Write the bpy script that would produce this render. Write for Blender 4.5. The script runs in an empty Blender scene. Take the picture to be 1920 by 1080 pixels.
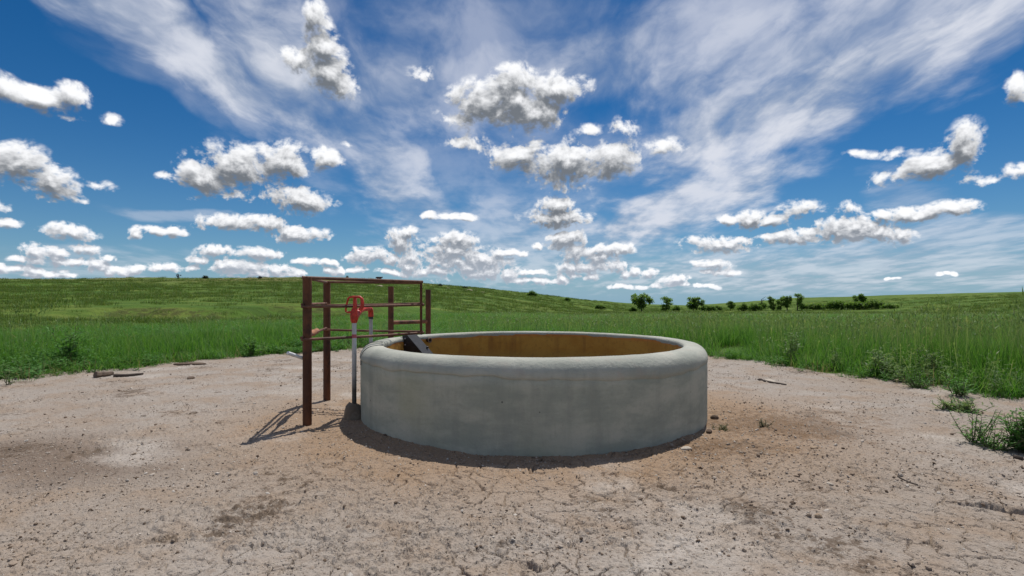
import bpy, bmesh, math, random
import numpy as np
from mathutils import Vector, Matrix, Euler

R = math.radians
C = bpy.context.scene.collection
scn = bpy.context.scene

# ------------------------------------------------------------------ camera
FPX = 1041.0            # focal length in pixels of a 1920 wide frame
CAMZ = 1.01
cam_data = bpy.data.cameras.new('camera')
cam_data.sensor_width = 36.0
cam_data.lens = 36.0 * FPX / 1920.0
cam_data.shift_y = 15.0 / 1920.0
cam_data.clip_start = 0.05
cam_data.clip_end = 9000.0
cam = bpy.data.objects.new('camera', cam_data)
C.objects.link(cam)
cam.location = (0, 0, CAMZ)
cam.rotation_euler = (R(90), 0, 0)
scn.camera = cam

scn.view_settings.view_transform = 'Standard'
scn.view_settings.look = 'None'
scn.view_settings.exposure = 0.34
scn.view_settings.gamma = 1.0
scn.view_settings.use_curve_mapping = False
scn.render.engine = 'CYCLES'
scn.cycles.max_bounces = 6
scn.cycles.diffuse_bounces = 3
scn.cycles.glossy_bounces = 3
scn.cycles.transmission_bounces = 4
scn.cycles.transparent_max_bounces = 8
scn.cycles.caustics_reflective = False
scn.cycles.caustics_refractive = False

# ------------------------------------------------------------------ node helper
class NT:
    def __init__(self, tree):
        self.t = tree
    def new(self, kind, **kw):
        n = self.t.nodes.new(kind)
        for k, v in kw.items():
            setattr(n, k, v)
        return n
    def put(self, sock, v):
        if v is None:
            return
        if isinstance(v, bpy.types.NodeSocket):
            self.t.links.new(v, sock)
        else:
            if sock.type == 'RGBA' and isinstance(v, (tuple, list)) and len(v) == 3:
                v = (*v, 1.0)
            sock.default_value = v
    def m(self, op, a, b=None, c=None, clamp=False):
        n = self.new('ShaderNodeMath', operation=op)
        n.use_clamp = clamp
        for s, v in zip(n.inputs, (a, b, c)):
            self.put(s, v)
        return n.outputs[0]
    def v(self, op, a, b=None, c=None, scale=None):
        n = self.new('ShaderNodeVectorMath', operation=op)
        for s, v in zip(n.inputs, (a, b, c)):
            self.put(s, v)
        if scale is not None:
            self.put(n.inputs['Scale'], scale)
        return n.outputs['Value'] if op in ('LENGTH', 'DOT_PRODUCT', 'DISTANCE') else n.outputs[0]
    def sep(self, a):
        n = self.new('ShaderNodeSeparateXYZ')
        self.put(n.inputs[0], a)
        return n.outputs
    def comb(self, x=0.0, y=0.0, z=0.0):
        n = self.new('ShaderNodeCombineXYZ')
        for s, v in zip(n.inputs, (x, y, z)):
            self.put(s, v)
        return n.outputs[0]
    def noise(self, vec, scale=1.0, detail=4.0, rough=0.5, lac=2.0, dist=0.0, dims='3D', kind='FBM', color=False):
        n = self.new('ShaderNodeTexNoise', noise_dimensions=dims)
        n.noise_type = kind
        n.normalize = True
        self.put(n.inputs['Vector'], vec)
        for k, v in (('Scale', scale), ('Detail', detail), ('Roughness', rough), ('Lacunarity', lac), ('Distortion', dist)):
            self.put(n.inputs[k], v)
        return n.outputs[1] if color else n.outputs[0]
    def voro(self, vec, scale=1.0, feature='F1', detail=0.0, rough=0.5, rand=1.0, dims='3D', out='Distance', smooth=None):
        n = self.new('ShaderNodeTexVoronoi', voronoi_dimensions=dims, feature=feature)
        n.normalize = False
        self.put(n.inputs['Vector'], vec)
        self.put(n.inputs['Scale'], scale)
        if 'Detail' in n.inputs and feature != 'N_SPHERE_RADIUS':
            self.put(n.inputs['Detail'], detail)
            self.put(n.inputs['Roughness'], rough)
        if smooth is not None:
            self.put(n.inputs['Smoothness'], smooth)
        self.put(n.inputs['Randomness'], rand)
        return n.outputs[out]
    def ramp(self, fac, a, b, lo=0.0, hi=1.0, smooth=True):
        n = self.new('ShaderNodeMapRange')
        n.interpolation_type = 'SMOOTHSTEP' if smooth else 'LINEAR'
        self.put(n.inputs['Value'], fac)
        for k, v in (('From Min', a), ('From Max', b), ('To Min', lo), ('To Max', hi)):
            self.put(n.inputs[k], v)
        return n.outputs[0]
    def mix(self, fac, a, b, blend='MIX'):
        n = self.new('ShaderNodeMix', data_type='RGBA', blend_type=blend)
        n.clamp_factor = True
        self.put(n.inputs['Factor'], fac)
        self.put(n.inputs[6], a)
        self.put(n.inputs[7], b)
        return n.outputs[2]

# ------------------------------------------------------------------ sun + sky
SUN_AZ = R(22.0)       # from +Y towards +X
SUN_EL = R(63.5)
SUN_STRENGTH = 3.4
SKY_STRENGTH = 0.1
sun_data = bpy.data.lights.new('sun', 'SUN')
sun_data.energy = SUN_STRENGTH
sun_data.angle = R(0.5)
sun_data.color = (1.0, 0.955, 0.88)
sun = bpy.data.objects.new('sun', sun_data)
C.objects.link(sun)
sdir = Vector((math.sin(SUN_AZ) * math.cos(SUN_EL), math.cos(SUN_AZ) * math.cos(SUN_EL), math.sin(SUN_EL)))
sun.rotation_euler = sdir.to_track_quat('Z', 'Y').to_euler()
sun.location = (20, 30, 60)

# cumulus clouds as groups of lobes: centre and half sizes (in pixels of the frame straight ahead)
CUMULUS = [
 (60,182,72,24),(130,178,42,24),(8,158,30,26),(112,216,40,8),(208,225,22,13),
 (40,312,66,46),(105,343,48,32),(118,374,46,8),(190,348,28,10),(2,385,18,18),(12,415,26,12),
 (130,436,54,17),(295,438,54,10),
 (372,330,44,42),(450,318,72,50),(535,304,54,42),(612,300,30,27),(655,272,11,7),(318,331,20,7),(440,362,60,16),
 (560,376,66,29),(425,418,64,19),(560,440,62,19),(495,420,46,15),
 (105,474,82,15),(212,484,18,7),(410,471,40,13),(490,474,46,12),(482,503,72,15),(576,491,27,9),(619,495,18,8),
 (962,150,50,32),(965,190,74,40),(925,195,80,48),(860,228,48,22),(1045,165,58,30),(1000,210,62,40),
 (875,268,46,20),(1000,266,22,8),
 (970,294,56,26),(1060,304,100,44),(1150,304,48,30),(1050,346,52,16),
 (1172,243,30,22),(1100,243,22,11),(1246,276,42,17),
 (1042,384,42,26),(1040,410,68,20),(1060,449,38,18),(1006,460,14,8),(845,408,48,8),
 (750,456,32,26),(722,487,74,16),(850,474,58,32),(905,490,66,24),(880,510,88,14),
 (1125,483,66,15),(1120,500,72,13),(1195,513,38,9),(1266,526,32,11),(1262,536,40,6),
 (1640,288,54,9),(1803,276,44,46),(1745,308,58,36),(1700,335,70,14),(1902,170,28,34),(1912,322,36,20),(1835,338,44,9),
 (1495,396,44,18),(1410,414,74,14),(1590,428,72,28),(1640,440,80,16),(1490,444,66,17),(1345,459,70,18),
 (1700,404,74,14),(1782,395,62,17),(1330,497,40,11),(1352,512,34,8),(1592,387,22,12),
 (596,34,28,36),(606,84,38,40),(612,138,50,46),(560,112,44,26),(640,168,34,24),(788,136,26,18),
 (20,508,50,10),(90,512,40,7),(240,510,44,9),(1010,530,60,7),(760,512,60,9),
 (150,494,70,9),(60,490,60,8),(330,505,50,8),(380,488,26,10),(430,500,40,12),(520,512,60,8),(640,512,40,8),(700,478,40,14),
 (820,500,80,14),(930,515,60,10),(960,478,30,6),(860,452,36,16),(770,440,22,14),(1000,512,30,6),(1080,522,44,7),(1150,474,44,9),
 (1330,540,26,5),(90,518,60,5),(200,505,40,6),(1180,536,36,5),(1780,520,26,4),(1670,524,20,3),
 # the sky above the frame
 (300,-520,150,60),(1350,-360,120,60),(800,-900,200,90),
]
def px_dir(x, y):
    az = math.atan((x - 960) / FPX)
    el = math.atan((555 - y) * math.cos(az) / FPX)
    return az, el

world = bpy.data.worlds.new('World')
scn.world = world
world.use_nodes = True
wt = world.node_tree
wt.nodes.clear()
W = NT(wt)
geo = W.new('ShaderNodeTexCoord')
D = W.v('NORMALIZE', geo.outputs['Generated'])
dx, dy, dz = W.sep(D)
az = W.m('ARCTAN2', dx, dy)
el = W.m('ARCSINE', dz)
S = math.pi / 2
azf = W.m('SUBTRACT', W.m('PINGPONG', W.m('ADD', az, S / 2), S), S / 2)
# rows of cloud shrink towards the horizon: stretch of the noise with elevation
elp = W.m('MAXIMUM', el, 0.0)

def env(p, lobes):
    """smallest normalised distance to the lobes"""
    cur = None
    for (a, e, sa, se, rag) in lobes:
        q = W.v('MULTIPLY_ADD', p, (1 / sa, 1 / se, 0), (-a / sa, -e / se, 0))
        ln = W.v('LENGTH', q)
        if rag:                                          # small shreds: softer, so the noise tears them
            ln = W.m('MULTIPLY_ADD', ln, 0.55, 0.52)
        if cur is None:
            cur = ln
        else:
            n = W.new('ShaderNodeMath', operation='SMOOTH_MIN')
            W.put(n.inputs[0], cur); W.put(n.inputs[1], ln); n.inputs[2].default_value = 0.60
            cur = n.outputs[0]
    return cur
LOBES = []
_r = random.Random(4)
_split = []
for (x, y, w, h) in CUMULUS:            # long clouds become rows of uneven heaps
    if w > 4.2 * h and y > 250:
        for k in (-0.62, -0.05, 0.55):
            _split.append((x + k * w + _r.uniform(-0.1, 0.1) * w, y - h * _r.uniform(-0.15, 0.55), w * _r.uniform(0.34, 0.5), h * _r.uniform(0.8, 1.45)))
    else:
        _split.append((x, y, w, h))
for (x, y, w, h) in _split:
    a, e = px_dir(x, y)
    ca = math.cos(a)
    LOBES.append((a, e, w / FPX * ca * ca, h / FPX * ca * math.cos(e) ** 2, h <= 22 and w <= 60 and y < 400))

def cumulus_noise(p):
    # warp, billows
    w = W.noise(p, 10.0, 2.0, 0.5, color=True, dims='2D')
    off = W.v('MULTIPLY', W.v('SUBTRACT', w, (0.5, 0.5, 0.5)), (0.034, 0.018, 0))
    pw = W.v('ADD', p, off)
    pn = W.v('MULTIPLY', pw, (1.0, 1.2, 1.0))
    b1 = W.voro(pn, 30.0, 'F1', 3.0, 0.6, dims='2D')
    b2 = W.voro(pn, 70.0, 'F1', 2.0, 0.55, dims='2D')
    f1 = W.noise(pn, 30.0, 6.0, 0.58, dims='2D')
    f2 = W.noise(pn, 90.0, 4.0, 0.55, dims='2D')
    big = W.m('MULTIPLY_ADD', b1, -0.50, W.m('MULTIPLY_ADD', f1, 1.35, 0.50 * 0.95 - 0.675))
    small = W.m('MULTIPLY_ADD', b2, -0.62, W.m('MULTIPLY_ADD', f2, 1.3, 0.62 * 0.85 - 0.65))
    n = W.m('MULTIPLY_ADD', big, W.m('SUBTRACT', 1.0, W.m('MULTIPLY', low, 0.6)), W.m('MULTIPLY', small, W.m('MULTIPLY_ADD', low, 0.64, 0.28)))
    return pw, n

P = W.comb(azf, el, 0.0)
low = W.ramp(el, 0.03, 0.26, 1.0, 0.0)            # clouds lower in the sky are farther away: finer detail
UP = W.v('MULTIPLY', (0.003, 0.018, 0), W.comb(*[W.m('MULTIPLY_ADD', low, -0.58, 1.0)] * 3))
pw0, n0 = cumulus_noise(P)
pw1, n1 = cumulus_noise(W.v('ADD', P, UP))
K = 1.0 / SKY_STRENGTH
sh = tuple(K * c for c in (0.135, 0.150, 0.172))
hi = tuple(K * c for c in (0.79, 0.795, 0.81))

def cumulus_group(lobes):
    """a node group: sky colour in, background shader with these clouds in front of it out"""
    global W
    g = bpy.data.node_groups.new('cumulus_sector', 'ShaderNodeTree')
    for nm, ty in (('base', 'NodeSocketColor'), ('p0', 'NodeSocketVector'), ('p1', 'NodeSocketVector'),
                   ('n0', 'NodeSocketFloat'), ('dn', 'NodeSocketFloat'), ('above', 'NodeSocketFloat'), ('sh', 'NodeSocketColor'), ('hi', 'NodeSocketColor')):
        g.interface.new_socket(nm, in_out='INPUT', socket_type=ty)
    g.interface.new_socket('shader', in_out='OUTPUT', socket_type='NodeSocketShader')
    keep, W = W, NT(g)
    gi = W.new('NodeGroupInput').outputs
    e0 = env(gi['p0'], lobes)
    e1 = env(gi['p1'], lobes)
    calm = W.ramp(e0, 0.80, 1.40, 1.0, 0.20)          # no crumbs far outside the lobes
    d0 = W.m('ADD', W.m('SUBTRACT', 1.13, e0), W.m('MULTIPLY', gi['n0'], calm))
    slope = W.m('MULTIPLY_ADD', W.m('SUBTRACT', e1, e0), 1.7, W.m('MULTIPLY', gi['dn'], 1.15))
    alpha = W.m('MULTIPLY', W.ramp(W.m('MULTIPLY_ADD', W.m('MINIMUM', W.m('MAXIMUM', slope, -0.4), 0.4), 0.22, d0), 0.0, 0.66), gi['above'])
    lit = W.ramp(W.m('SUBTRACT', slope, W.m('MULTIPLY', W.ramp(d0, 0.05, 0.9), 0.74)), -1.10, 0.78)
    tone = W.mix(lit, gi['sh'], gi['hi'])
    sh_n = W.new('ShaderNodeBackground')
    W.put(sh_n.inputs[0], W.mix(alpha, gi['base'], tone))
    sh_n.inputs[1].default_value = SKY_STRENGTH
    go = W.new('NodeGroupOutput')
    W.t.links.new(sh_n.outputs[0], go.inputs[0])
    W = keep
    n = W.new('ShaderNodeGroup')
    n.node_tree = g
    for nm, v in (('base', c1), ('p0', pw0), ('p1', pw1), ('n0', n0), ('dn', dn), ('above', above), ('sh', sh_c), ('hi', hi_c)):
        W.put(n.inputs[nm], v)
    return n.outputs[0]
dn = W.m('SUBTRACT', n0, n1)
far = W.ramp(el, 0.0, 0.16, 0.75, 0.0)
sh_c = W.mix(far, sh, tuple(K * c for c in (0.40, 0.45, 0.53)))
hi_c = W.mix(far, hi, tuple(K * c for c in (0.80, 0.81, 0.84)))
above = W.ramp(el, -0.01, 0.02)

# high thin cloud: soft rotated patches filled with streaks
CIRRUS = [  # x, y, half length, half width, angle (deg, clockwise), strength
 (340,88,400,78,22,0.92),(570,150,200,105,32,0.95),(230,24,260,46,10,0.75),(655,225,130,66,45,0.6),
 (1520,190,450,100,-17,0.95),(1330,250,170,72,-36,0.85),(1560,70,540,120,-6,0.74),(1140,105,360,90,-8,0.62),
 (1290,388,235,50,-15,0.90),(1170,436,120,42,-42,0.62),(735,338,100,62,45,0.75),(815,405,170,52,35,0.48),
 (1550,505,520,56,0,0.60),(1010,450,260,85,0,0.52),(475,228,66,30,20,0.40),(310,403,110,13,0,0.32),
 (790,165,230,95,10,0.58),(930,50,300,80,0,0.42),(1000,300,420,120,0,0.26),(1700,390,90,50,30,0.35),(1750,455,260,40,-3,0.55),
 (120,500,260,30,0,0.30),(330,165,190,34,20,0.22),(960,-330,1000,330,0,0.66),(960,-1500,1600,700,0,0.72),
]
cw = W.noise(P, 5.0, 4.0, 0.5, color=True, dims='2D')
pc = W.v('ADD', P, W.v('MULTIPLY', W.v('SUBTRACT', cw, (0.5, 0.5, 0.5)), (0.12, 0.07, 0)))
inv = W.m('DIVIDE', 1.0, W.m('ADD', W.m('MAXIMUM', dz, 0.0), 0.12))
plane = W.v('ADD', W.comb(W.m('MULTIPLY', dx, inv), W.m('MULTIPLY', dy, inv), 0.0), W.v('MULTIPLY', W.v('SUBTRACT', cw, (0.5, 0.5, 0.5)), (0.18, 0.35, 0)))
st1 = W.noise(W.v('MULTIPLY', plane, (2.2, 1.25, 1)), 1.0, 6.0, 0.50, dims='2D')
st2 = W.noise(W.v('MULTIPLY', plane, (5.5, 3.0, 1)), 1.0, 6.0, 0.56, dims='2D')
fray = W.m('MULTIPLY_ADD', W.m('SUBTRACT', st1, 0.5), 1.7, W.m('MULTIPLY_ADD', W.m('SUBTRACT', st2, 0.5), 1.2, 1.05))
tot = None
for (x, y, L, Wd, ang, st) in CIRRUS:
    a, e = px_dir(x, y)
    ca = math.cos(a)
    sx = ca * ca / FPX; sy = ca * math.cos(e) ** 2 / FPX
    c, s = math.cos(R(ang)), math.sin(R(ang))
    q = W.v('SUBTRACT', pc, (a, e, 0))
    u = W.v('DOT_PRODUCT', q, (c / sx / L, -s / sy / L, 0))
    v = W.v('DOT_PRODUCT', q, (-s / sx / Wd, -c / sy / Wd, 0))
    r2 = W.m('MULTIPLY_ADD', u, u, W.m('MULTIPLY', v, v))
    g = W.ramp(W.m('SUBTRACT', fray, W.m('MULTIPLY', r2, 0.72)), -0.12, 1.15, 0.0, st)
    tot = g if tot is None else W.m('MAXIMUM', tot, g)
body = W.ramp(st2, 0.25, 0.70, 0.72, 1.0)
ci = W.m('MULTIPLY', tot, body)
ci_col = W.mix(W.ramp(W.m('ADD', W.m('MULTIPLY', st1, 0.6), W.m('MULTIPLY', st2, 0.4)), 0.36, 0.62), tuple(K * c for c in (0.32, 0.37, 0.46)), tuple(K * c for c in (0.58, 0.60, 0.66)))

sky = W.new('ShaderNodeTexSky', sky_type='NISHITA')
sky.sun_disc = False
sky.sun_elevation = SUN_EL
sky.sun_rotation = SUN_AZ
sky.altitude = 900
sky.air_density = 1.0
sky.dust_density = 0.0
sky.ozone_density = 6.0
hs = W.new('ShaderNodeHueSaturation')
W.put(hs.inputs['Color'], sky.outputs[0])
hs.inputs['Hue'].default_value = 0.5
hs.inputs['Saturation'].default_value = 1.30
hs.inputs['Value'].default_value = 0.50
skyc = W.mix(1.0, hs.outputs[0], (0.84, 0.99, 1.04), 'MULTIPLY')
skyc = W.mix(W.m('MULTIPLY', W.m('POWER', 2.718, W.m('MULTIPLY', elp, -11.0)), 0.75), skyc, tuple(K * c for c in (0.165, 0.31, 0.45)))
c1 = W.mix(W.m('MULTIPLY', ci, above), skyc, ci_col)

def background(col):
    n = W.new('ShaderNodeBackground')
    W.put(n.inputs[0], col)
    n.inputs[1].default_value = SKY_STRENGTH
    return n.outputs[0]

# the clouds are looked up in a tree of sky sectors, so that each direction only evaluates the few lobes near it
PADA, PADE = 0.062, 0.034
def sector(a0, a1, e0, e1, depth):
    inside = [l for l in LOBES if l[0] + 1.5 * l[2] + PADA > a0 and l[0] - 1.5 * l[2] - PADA < a1
              and l[1] + 1.5 * l[3] + PADE > e0 and l[1] - 1.5 * l[3] - PADE - 0.013 < e1]
    if not inside:
        return background(c1)
    if len(inside) <= 9 or depth == 0:
        return cumulus_group(inside)
    if (a1 - a0) > 1.6 * (e1 - e0):
        vals = sorted(l[0] for l in inside)
        mid = min(max(vals[len(vals) // 2], a0 + 0.25 * (a1 - a0)), a1 - 0.25 * (a1 - a0))
        f = W.m('GREATER_THAN', azf, mid)
        lo, hi_ = sector(a0, mid, e0, e1, depth - 1), sector(mid, a1, e0, e1, depth - 1)
    else:
        vals = sorted(l[1] for l in inside)
        mid = min(max(vals[len(vals) // 2], e0 + 0.25 * (e1 - e0)), e1 - 0.25 * (e1 - e0))
        f = W.m('GREATER_THAN', el, mid)
        lo, hi_ = sector(a0, a1, e0, mid, depth - 1), sector(a0, a1, mid, e1, depth - 1)
    n = W.new('ShaderNodeMixShader')
    W.put(n.inputs[0], f); W.put(n.inputs[1], lo); W.put(n.inputs[2], hi_)
    return n.outputs[0]

frame_sky = sector(-0.79, 0.79, -0.02, 0.50, 5)
high_sky = sector(-0.79, 0.79, 0.50, 1.57, 2)
n = W.new('ShaderNodeMixShader')
W.put(n.inputs[0], W.m('GREATER_THAN', el, 0.50)); W.put(n.inputs[1], frame_sky); W.put(n.inputs[2], high_sky)
n2 = W.new('ShaderNodeMixShader')
W.put(n2.inputs[0], W.m('GREATER_THAN', el, -0.02)); W.put(n2.inputs[1], background(skyc)); W.put(n2.inputs[2], n.outputs[0])
out = W.new('ShaderNodeOutputWorld')
wt.links.new(n2.outputs[0], out.inputs[0])
world.cycles.sampling_method = 'MANUAL'
world.cycles.sample_map_resolution = 512

# ------------------------------------------------------------------ small toolbox
def tag(o, label=None, cat=None, group=None, kind=None):
    for k, v in (('label', label), ('category', cat), ('group', group), ('kind', kind)):
        if v:
            o[k] = v
    return o

def empty(name, loc=(0, 0, 0)):
    o = bpy.data.objects.new(name, None)
    o.empty_display_size = 0.2
    o.location = loc
    C.objects.link(o)
    return o

def link(name, me, mat=None, parent=None, loc=None, smooth=True):
    o = bpy.data.objects.new(name, me)
    C.objects.link(o)
    if mat:
        me.materials.append(mat)
    if smooth:
        me.polygons.foreach_set('use_smooth', [True] * len(me.polygons))
    if parent:
        o.parent = parent
    if loc:
        o.location = loc
    return o

def mesh(name, verts, faces):
    me = bpy.data.meshes.new(name)
    me.from_pydata([tuple(map(float, v)) for v in verts], [], faces)
    me.update()
    return me

def grid_mesh(name, co, nu, nv, wrap=False):
    """co: (nv, nu, 3) array"""
    me = bpy.data.meshes.new(name)
    co = np.ascontiguousarray(co, dtype=np.float32).reshape(-1, 3)
    idx = np.arange(nu * nv).reshape(nv, nu)
    if wrap:
        r = np.roll(idx, -1, axis=1)
        q = np.stack([idx[:-1], r[:-1], r[1:], idx[1:]], -1).reshape(-1, 4)
    else:
        q = np.stack([idx[:-1, :-1], idx[:-1, 1:], idx[1:, 1:], idx[1:, :-1]], -1).reshape(-1, 4)
    n = len(q)
    me.vertices.add(len(co))
    me.vertices.foreach_set('co', co.ravel())
    me.loops.add(4 * n)
    me.loops.foreach_set('vertex_index', q.astype(np.int32).ravel())
    me.polygons.add(n)
    me.polygons.foreach_set('loop_start', np.arange(0, 4 * n, 4, dtype=np.int32))
    me.polygons.foreach_set('use_smooth', np.ones(n, dtype=bool))
    me.update(calc_edges=True)
    return me

class MB:
    """collects tubes, boxes and faces into one mesh"""
    def __init__(self):
        self.v = []; self.f = []
    def add(self, vs, fs):
        k = len(self.v)
        self.v += [tuple(p) for p in vs]
        self.f += [tuple(i + k for i in f) for f in fs]
    def tube(self, pts, rad, n=10, cap=True):
        pts = [Vector(p) for p in pts]
        m = len(pts)
        rads = rad if isinstance(rad, (list, tuple)) else [rad] * m
        ring = []
        prev = None
        for i, p in enumerate(pts):
            t = (pts[min(i + 1, m - 1)] - pts[max(i - 1, 0)]).normalized()
            if prev is None:
                a = t.orthogonal().normalized()
            else:
                a = (prev - t * prev.dot(t)).normalized()
            prev = a
            b = t.cross(a)
            ring.append([p + (a * math.cos(2 * math.pi * k / n) + b * math.sin(2 * math.pi * k / n)) * rads[i] for k in range(n)])
        vs = [q for r_ in ring for q in r_]
        fs = []
        for i in range(m - 1):
            for k in range(n):
                k2 = (k + 1) % n
                fs.append((i * n + k, i * n + k2, (i + 1) * n + k2, (i + 1) * n + k))
        if cap:
            fs.append(tuple(range(n - 1, -1, -1)))
            fs.append(tuple((m - 1) * n + k for k in range(n)))
        self.add(vs, fs)
    def prism(self, poly, off):
        """a convex polygon (list of points) swept by off"""
        off = Vector(off)
        a = [Vector(p) for p in poly]
        b = [p + off for p in a]
        n = len(a)
        fs = [tuple(range(n - 1, -1, -1)), tuple(range(n, 2 * n))]
        for k in range(n):
            fs.append((k, (k + 1) % n, n + (k + 1) % n, n + k))
        self.add(a + b, fs)
    def build(self, name, mat, parent=None, smooth=True, bevel=0.0):
        me = mesh(name, self.v, self.f)
        bm = bmesh.new(); bm.from_mesh(me)
        bmesh.ops.recalc_face_normals(bm, faces=bm.faces)
        if bevel:
            bmesh.ops.bevel(bm, geom=[e for e in bm.edges if e.calc_face_angle(0) > 0.6], offset=bevel, segments=2, profile=0.7, affect='EDGES')
        for e in bm.edges:
            if e.calc_face_angle(0) > 0.7:
                e.smooth = False
        bm.to_mesh(me); bm.free()
        return link(name, me, mat, parent, smooth=smooth)

# numpy noise -----------------------------------------------------
def hash2(ix, iy, seed):
    h = (ix.astype(np.int64) * 374761393 + iy.astype(np.int64) * 668265263 + seed * 974634777) & 0xFFFFFFFF
    h = ((h ^ (h >> 13)) * 1274126177) & 0xFFFFFFFF
    h = (h ^ (h >> 16)) & 0xFFFFFFFF
    return h.astype(np.float64) / 4294967295.0
def vnoise(x, y, seed=0):
    ix = np.floor(x); iy = np.floor(y)
    fx = x - ix; fy = y - iy
    fx = fx * fx * fx * (fx * (fx * 6 - 15) + 10); fy = fy * fy * fy * (fy * (fy * 6 - 15) + 10)
    a = hash2(ix, iy, seed); b = hash2(ix + 1, iy, seed); c = hash2(ix, iy + 1, seed); d = hash2(ix + 1, iy + 1, seed)
    return (a * (1 - fx) + b * fx) * (1 - fy) + (c * (1 - fx) + d * fx) * fy
def fbm(x, y, octs=4, seed=0, gain=0.5):
    s = 0.0; amp = 1.0; tot = 0.0
    for o in range(octs):
        s = s + amp * vnoise(x + o * 17.3, y - o * 9.1, seed + o)
        tot += amp; amp *= gain; x = x * 2.03; y = y * 2.03
    return s / tot
def cells(x, y, seed=0):
    """F1, F2 of a jittered grid"""
    ix = np.floor(x); iy = np.floor(y)
    f1 = np.full(x.shape, 9.0); f2 = np.full(x.shape, 9.0)
    for j in (-1, 0, 1):
        for i in (-1, 0, 1):
            cx = ix + i; cy = iy + j
            d = np.hypot(cx + hash2(cx, cy, seed) - x, cy + hash2(cx, cy, seed + 7) - y)
            f2 = np.where(d < f1, f1, np.minimum(f2, d)); f1 = np.minimum(f1, d)
    return f1, f2
def sstep(a, b, x):
    t = np.clip((x - a) / (b - a), 0, 1)
    return t * t * (3 - 2 * t)

# ------------------------------------------------------------------ the lie of the land
T_AZ  = [-180, -100, -60, -42.7, -28.3, -20.5, -14, -8.7, -3.3, 2.2, 7.7, 11.9, 17.6, 22.9, 26.5, 31.6, 35.4, 38.9, 42.7, 60, 100, 180]
T_SKY = [545, 535, 523, 521.5, 521, 521, 523, 531, 539, 551, 562, 569, 573, 566, 559, 556, 553, 550, 547, 543, 545, 545]
T_RR  = [400, 300, 270, 260, 255, 250, 240, 235, 235, 250, 300, 420, 700, 620, 480, 430, 410, 400, 390, 380, 400, 400]
T_ZV  = [0, 0, 0, 0, 0.0, 0.0, -0.05, -0.1, -0.3, -1.0, -2.4, -3.4, -4.0, -4.0, -3.9, -3.6, -2.9, -2.0, -1.2, -0.5, -0.2, 0]
T_RV  = [60, 40, 32, 32, 32, 32, 33, 36, 44, 72, 110, 145, 170, 175, 175, 168, 150, 120, 90, 60, 60, 60]

PAD = [(-8.2, -1.5), (-7.6, 2.5), (-6.75, 5.2), (-6.02, 6.55), (-5.7, 7.5), (-5.3, 8.2), (-4.6, 9.1), (-3.9, 9.75), (-3.0, 10.6), (-1.5, 11.4),
       (0.6, 11.3), (2.2, 10.5), (3.25, 9.4), (3.85, 8.45), (4.1, 7.7), (4.33, 6.95), (4.55, 6.3), (4.75, 5.75), (5.0, 5.2), (5.5, 4.6), (6.4, 3.6),
       (7.2, 2.0), (7.8, -1.0), (6.0, -5.0), (1.0, -7.5), (-5.0, -6.0)]
def pad_dist(x, y):
    """signed distance to the edge of the bare ground: positive inside"""
    x = np.asarray(x, float); y = np.asarray(y, float)
    best = np.full(x.shape, 1e9); inside = np.zeros(x.shape, bool)
    n = len(PAD)
    for i in range(n):
        x0, y0 = PAD[i]; x1, y1 = PAD[(i + 1) % n]
        ex, ey = x1 - x0, y1 - y0
        t = np.clip(((x - x0) * ex + (y - y0) * ey) / (ex * ex + ey * ey), 0, 1)
        best = np.minimum(best, np.hypot(x - x0 - t * ex, y - y0 - t * ey))
        with np.errstate(divide='ignore', invalid='ignore'):
            cr = ((y0 > y) != (y1 > y)) & (x < (x1 - x0) * (y - y0) / (y1 - y0 if y1 != y0 else 1e-9) + x0)
        inside ^= cr
    d = np.where(inside, best, -best)
    return d + 0.34 * (fbm(x * 1.1, y * 1.1, 4, 31) - 0.5) * 2 * 0.55

def bank_r(a):
    return 37 + 5 * (fbm(a / 9, a * 0, 3, 12) - 0.5) * 2

def terrain(x, y, pad=True):
    x = np.asarray(x, float); y = np.asarray(y, float)
    r = np.hypot(x, y) + 1e-6
    a = np.degrees(np.arctan2(x, y))
    ac = np.radians(np.clip(a, -50, 50))
    e = (555.0 - np.interp(a, T_AZ, T_SKY)) / FPX * np.cos(ac)
    Rr = np.interp(a, T_AZ, T_RR)
    zv = np.interp(a, T_AZ, T_ZV); rv = np.interp(a, T_AZ, T_RV)
    zr = CAMZ + e * Rr
    z = zv * sstep(12.0, 1.0, (rv * 0 + 0)) if False else zv * np.clip((r - 13) / (rv - 13), 0, 1) ** 1.15
    t = np.clip((r - rv) / (Rr - rv), 0, 1)
    z = z + (zr - zv) * (t * (0.80 + 0.20 * t))
    z = z + np.minimum(e - 0.006, 0.0) * np.maximum(r - Rr, 0)
    # undulation, growing with distance
    z = z + (fbm(x / 34, y / 34, 3, 5) - 0.5) * np.clip((r - 26) / 120, 0, 1) * 1.0
    z = z + (fbm(x / 9, y / 9, 3, 8) - 0.5) * np.clip((r - 14) / 60, 0, 1) * 0.35
    # cut bank of bare earth at the foot of the hill
    k = np.exp(-((a + 24) / 15.0) ** 4)
    rb = bank_r(a)
    z = z - 0.45 * k * np.exp(-((r - rb + 2.4) / 3.2) ** 2) + 0.35 * k * sstep(-0.5, 0.5, r - rb) * np.exp(-np.maximum(r - rb, 0) / 14)
    if pad:
        d = pad_dist(x, y)
        z = z - 0.16 * sstep(0.05, 0.5, d)
    return z

def ground_hit(px, py, rmax=900):
    """the point of the land seen at a pixel of the 1920 wide photograph"""
    a = math.atan((px - 960) / FPX)
    rr = np.geomspace(3, rmax, 4000)
    x = rr * math.sin(a); y = rr * math.cos(a)
    yy = 555 + (CAMZ - terrain(x, y, False)) / y * FPX
    k = np.nonzero(yy <= py)[0]
    i = k[0] if len(k) else int(np.argmin(yy))
    return Vector((x[i], y[i], float(terrain(x[i:i + 1], y[i:i + 1], False)[0])))

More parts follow.
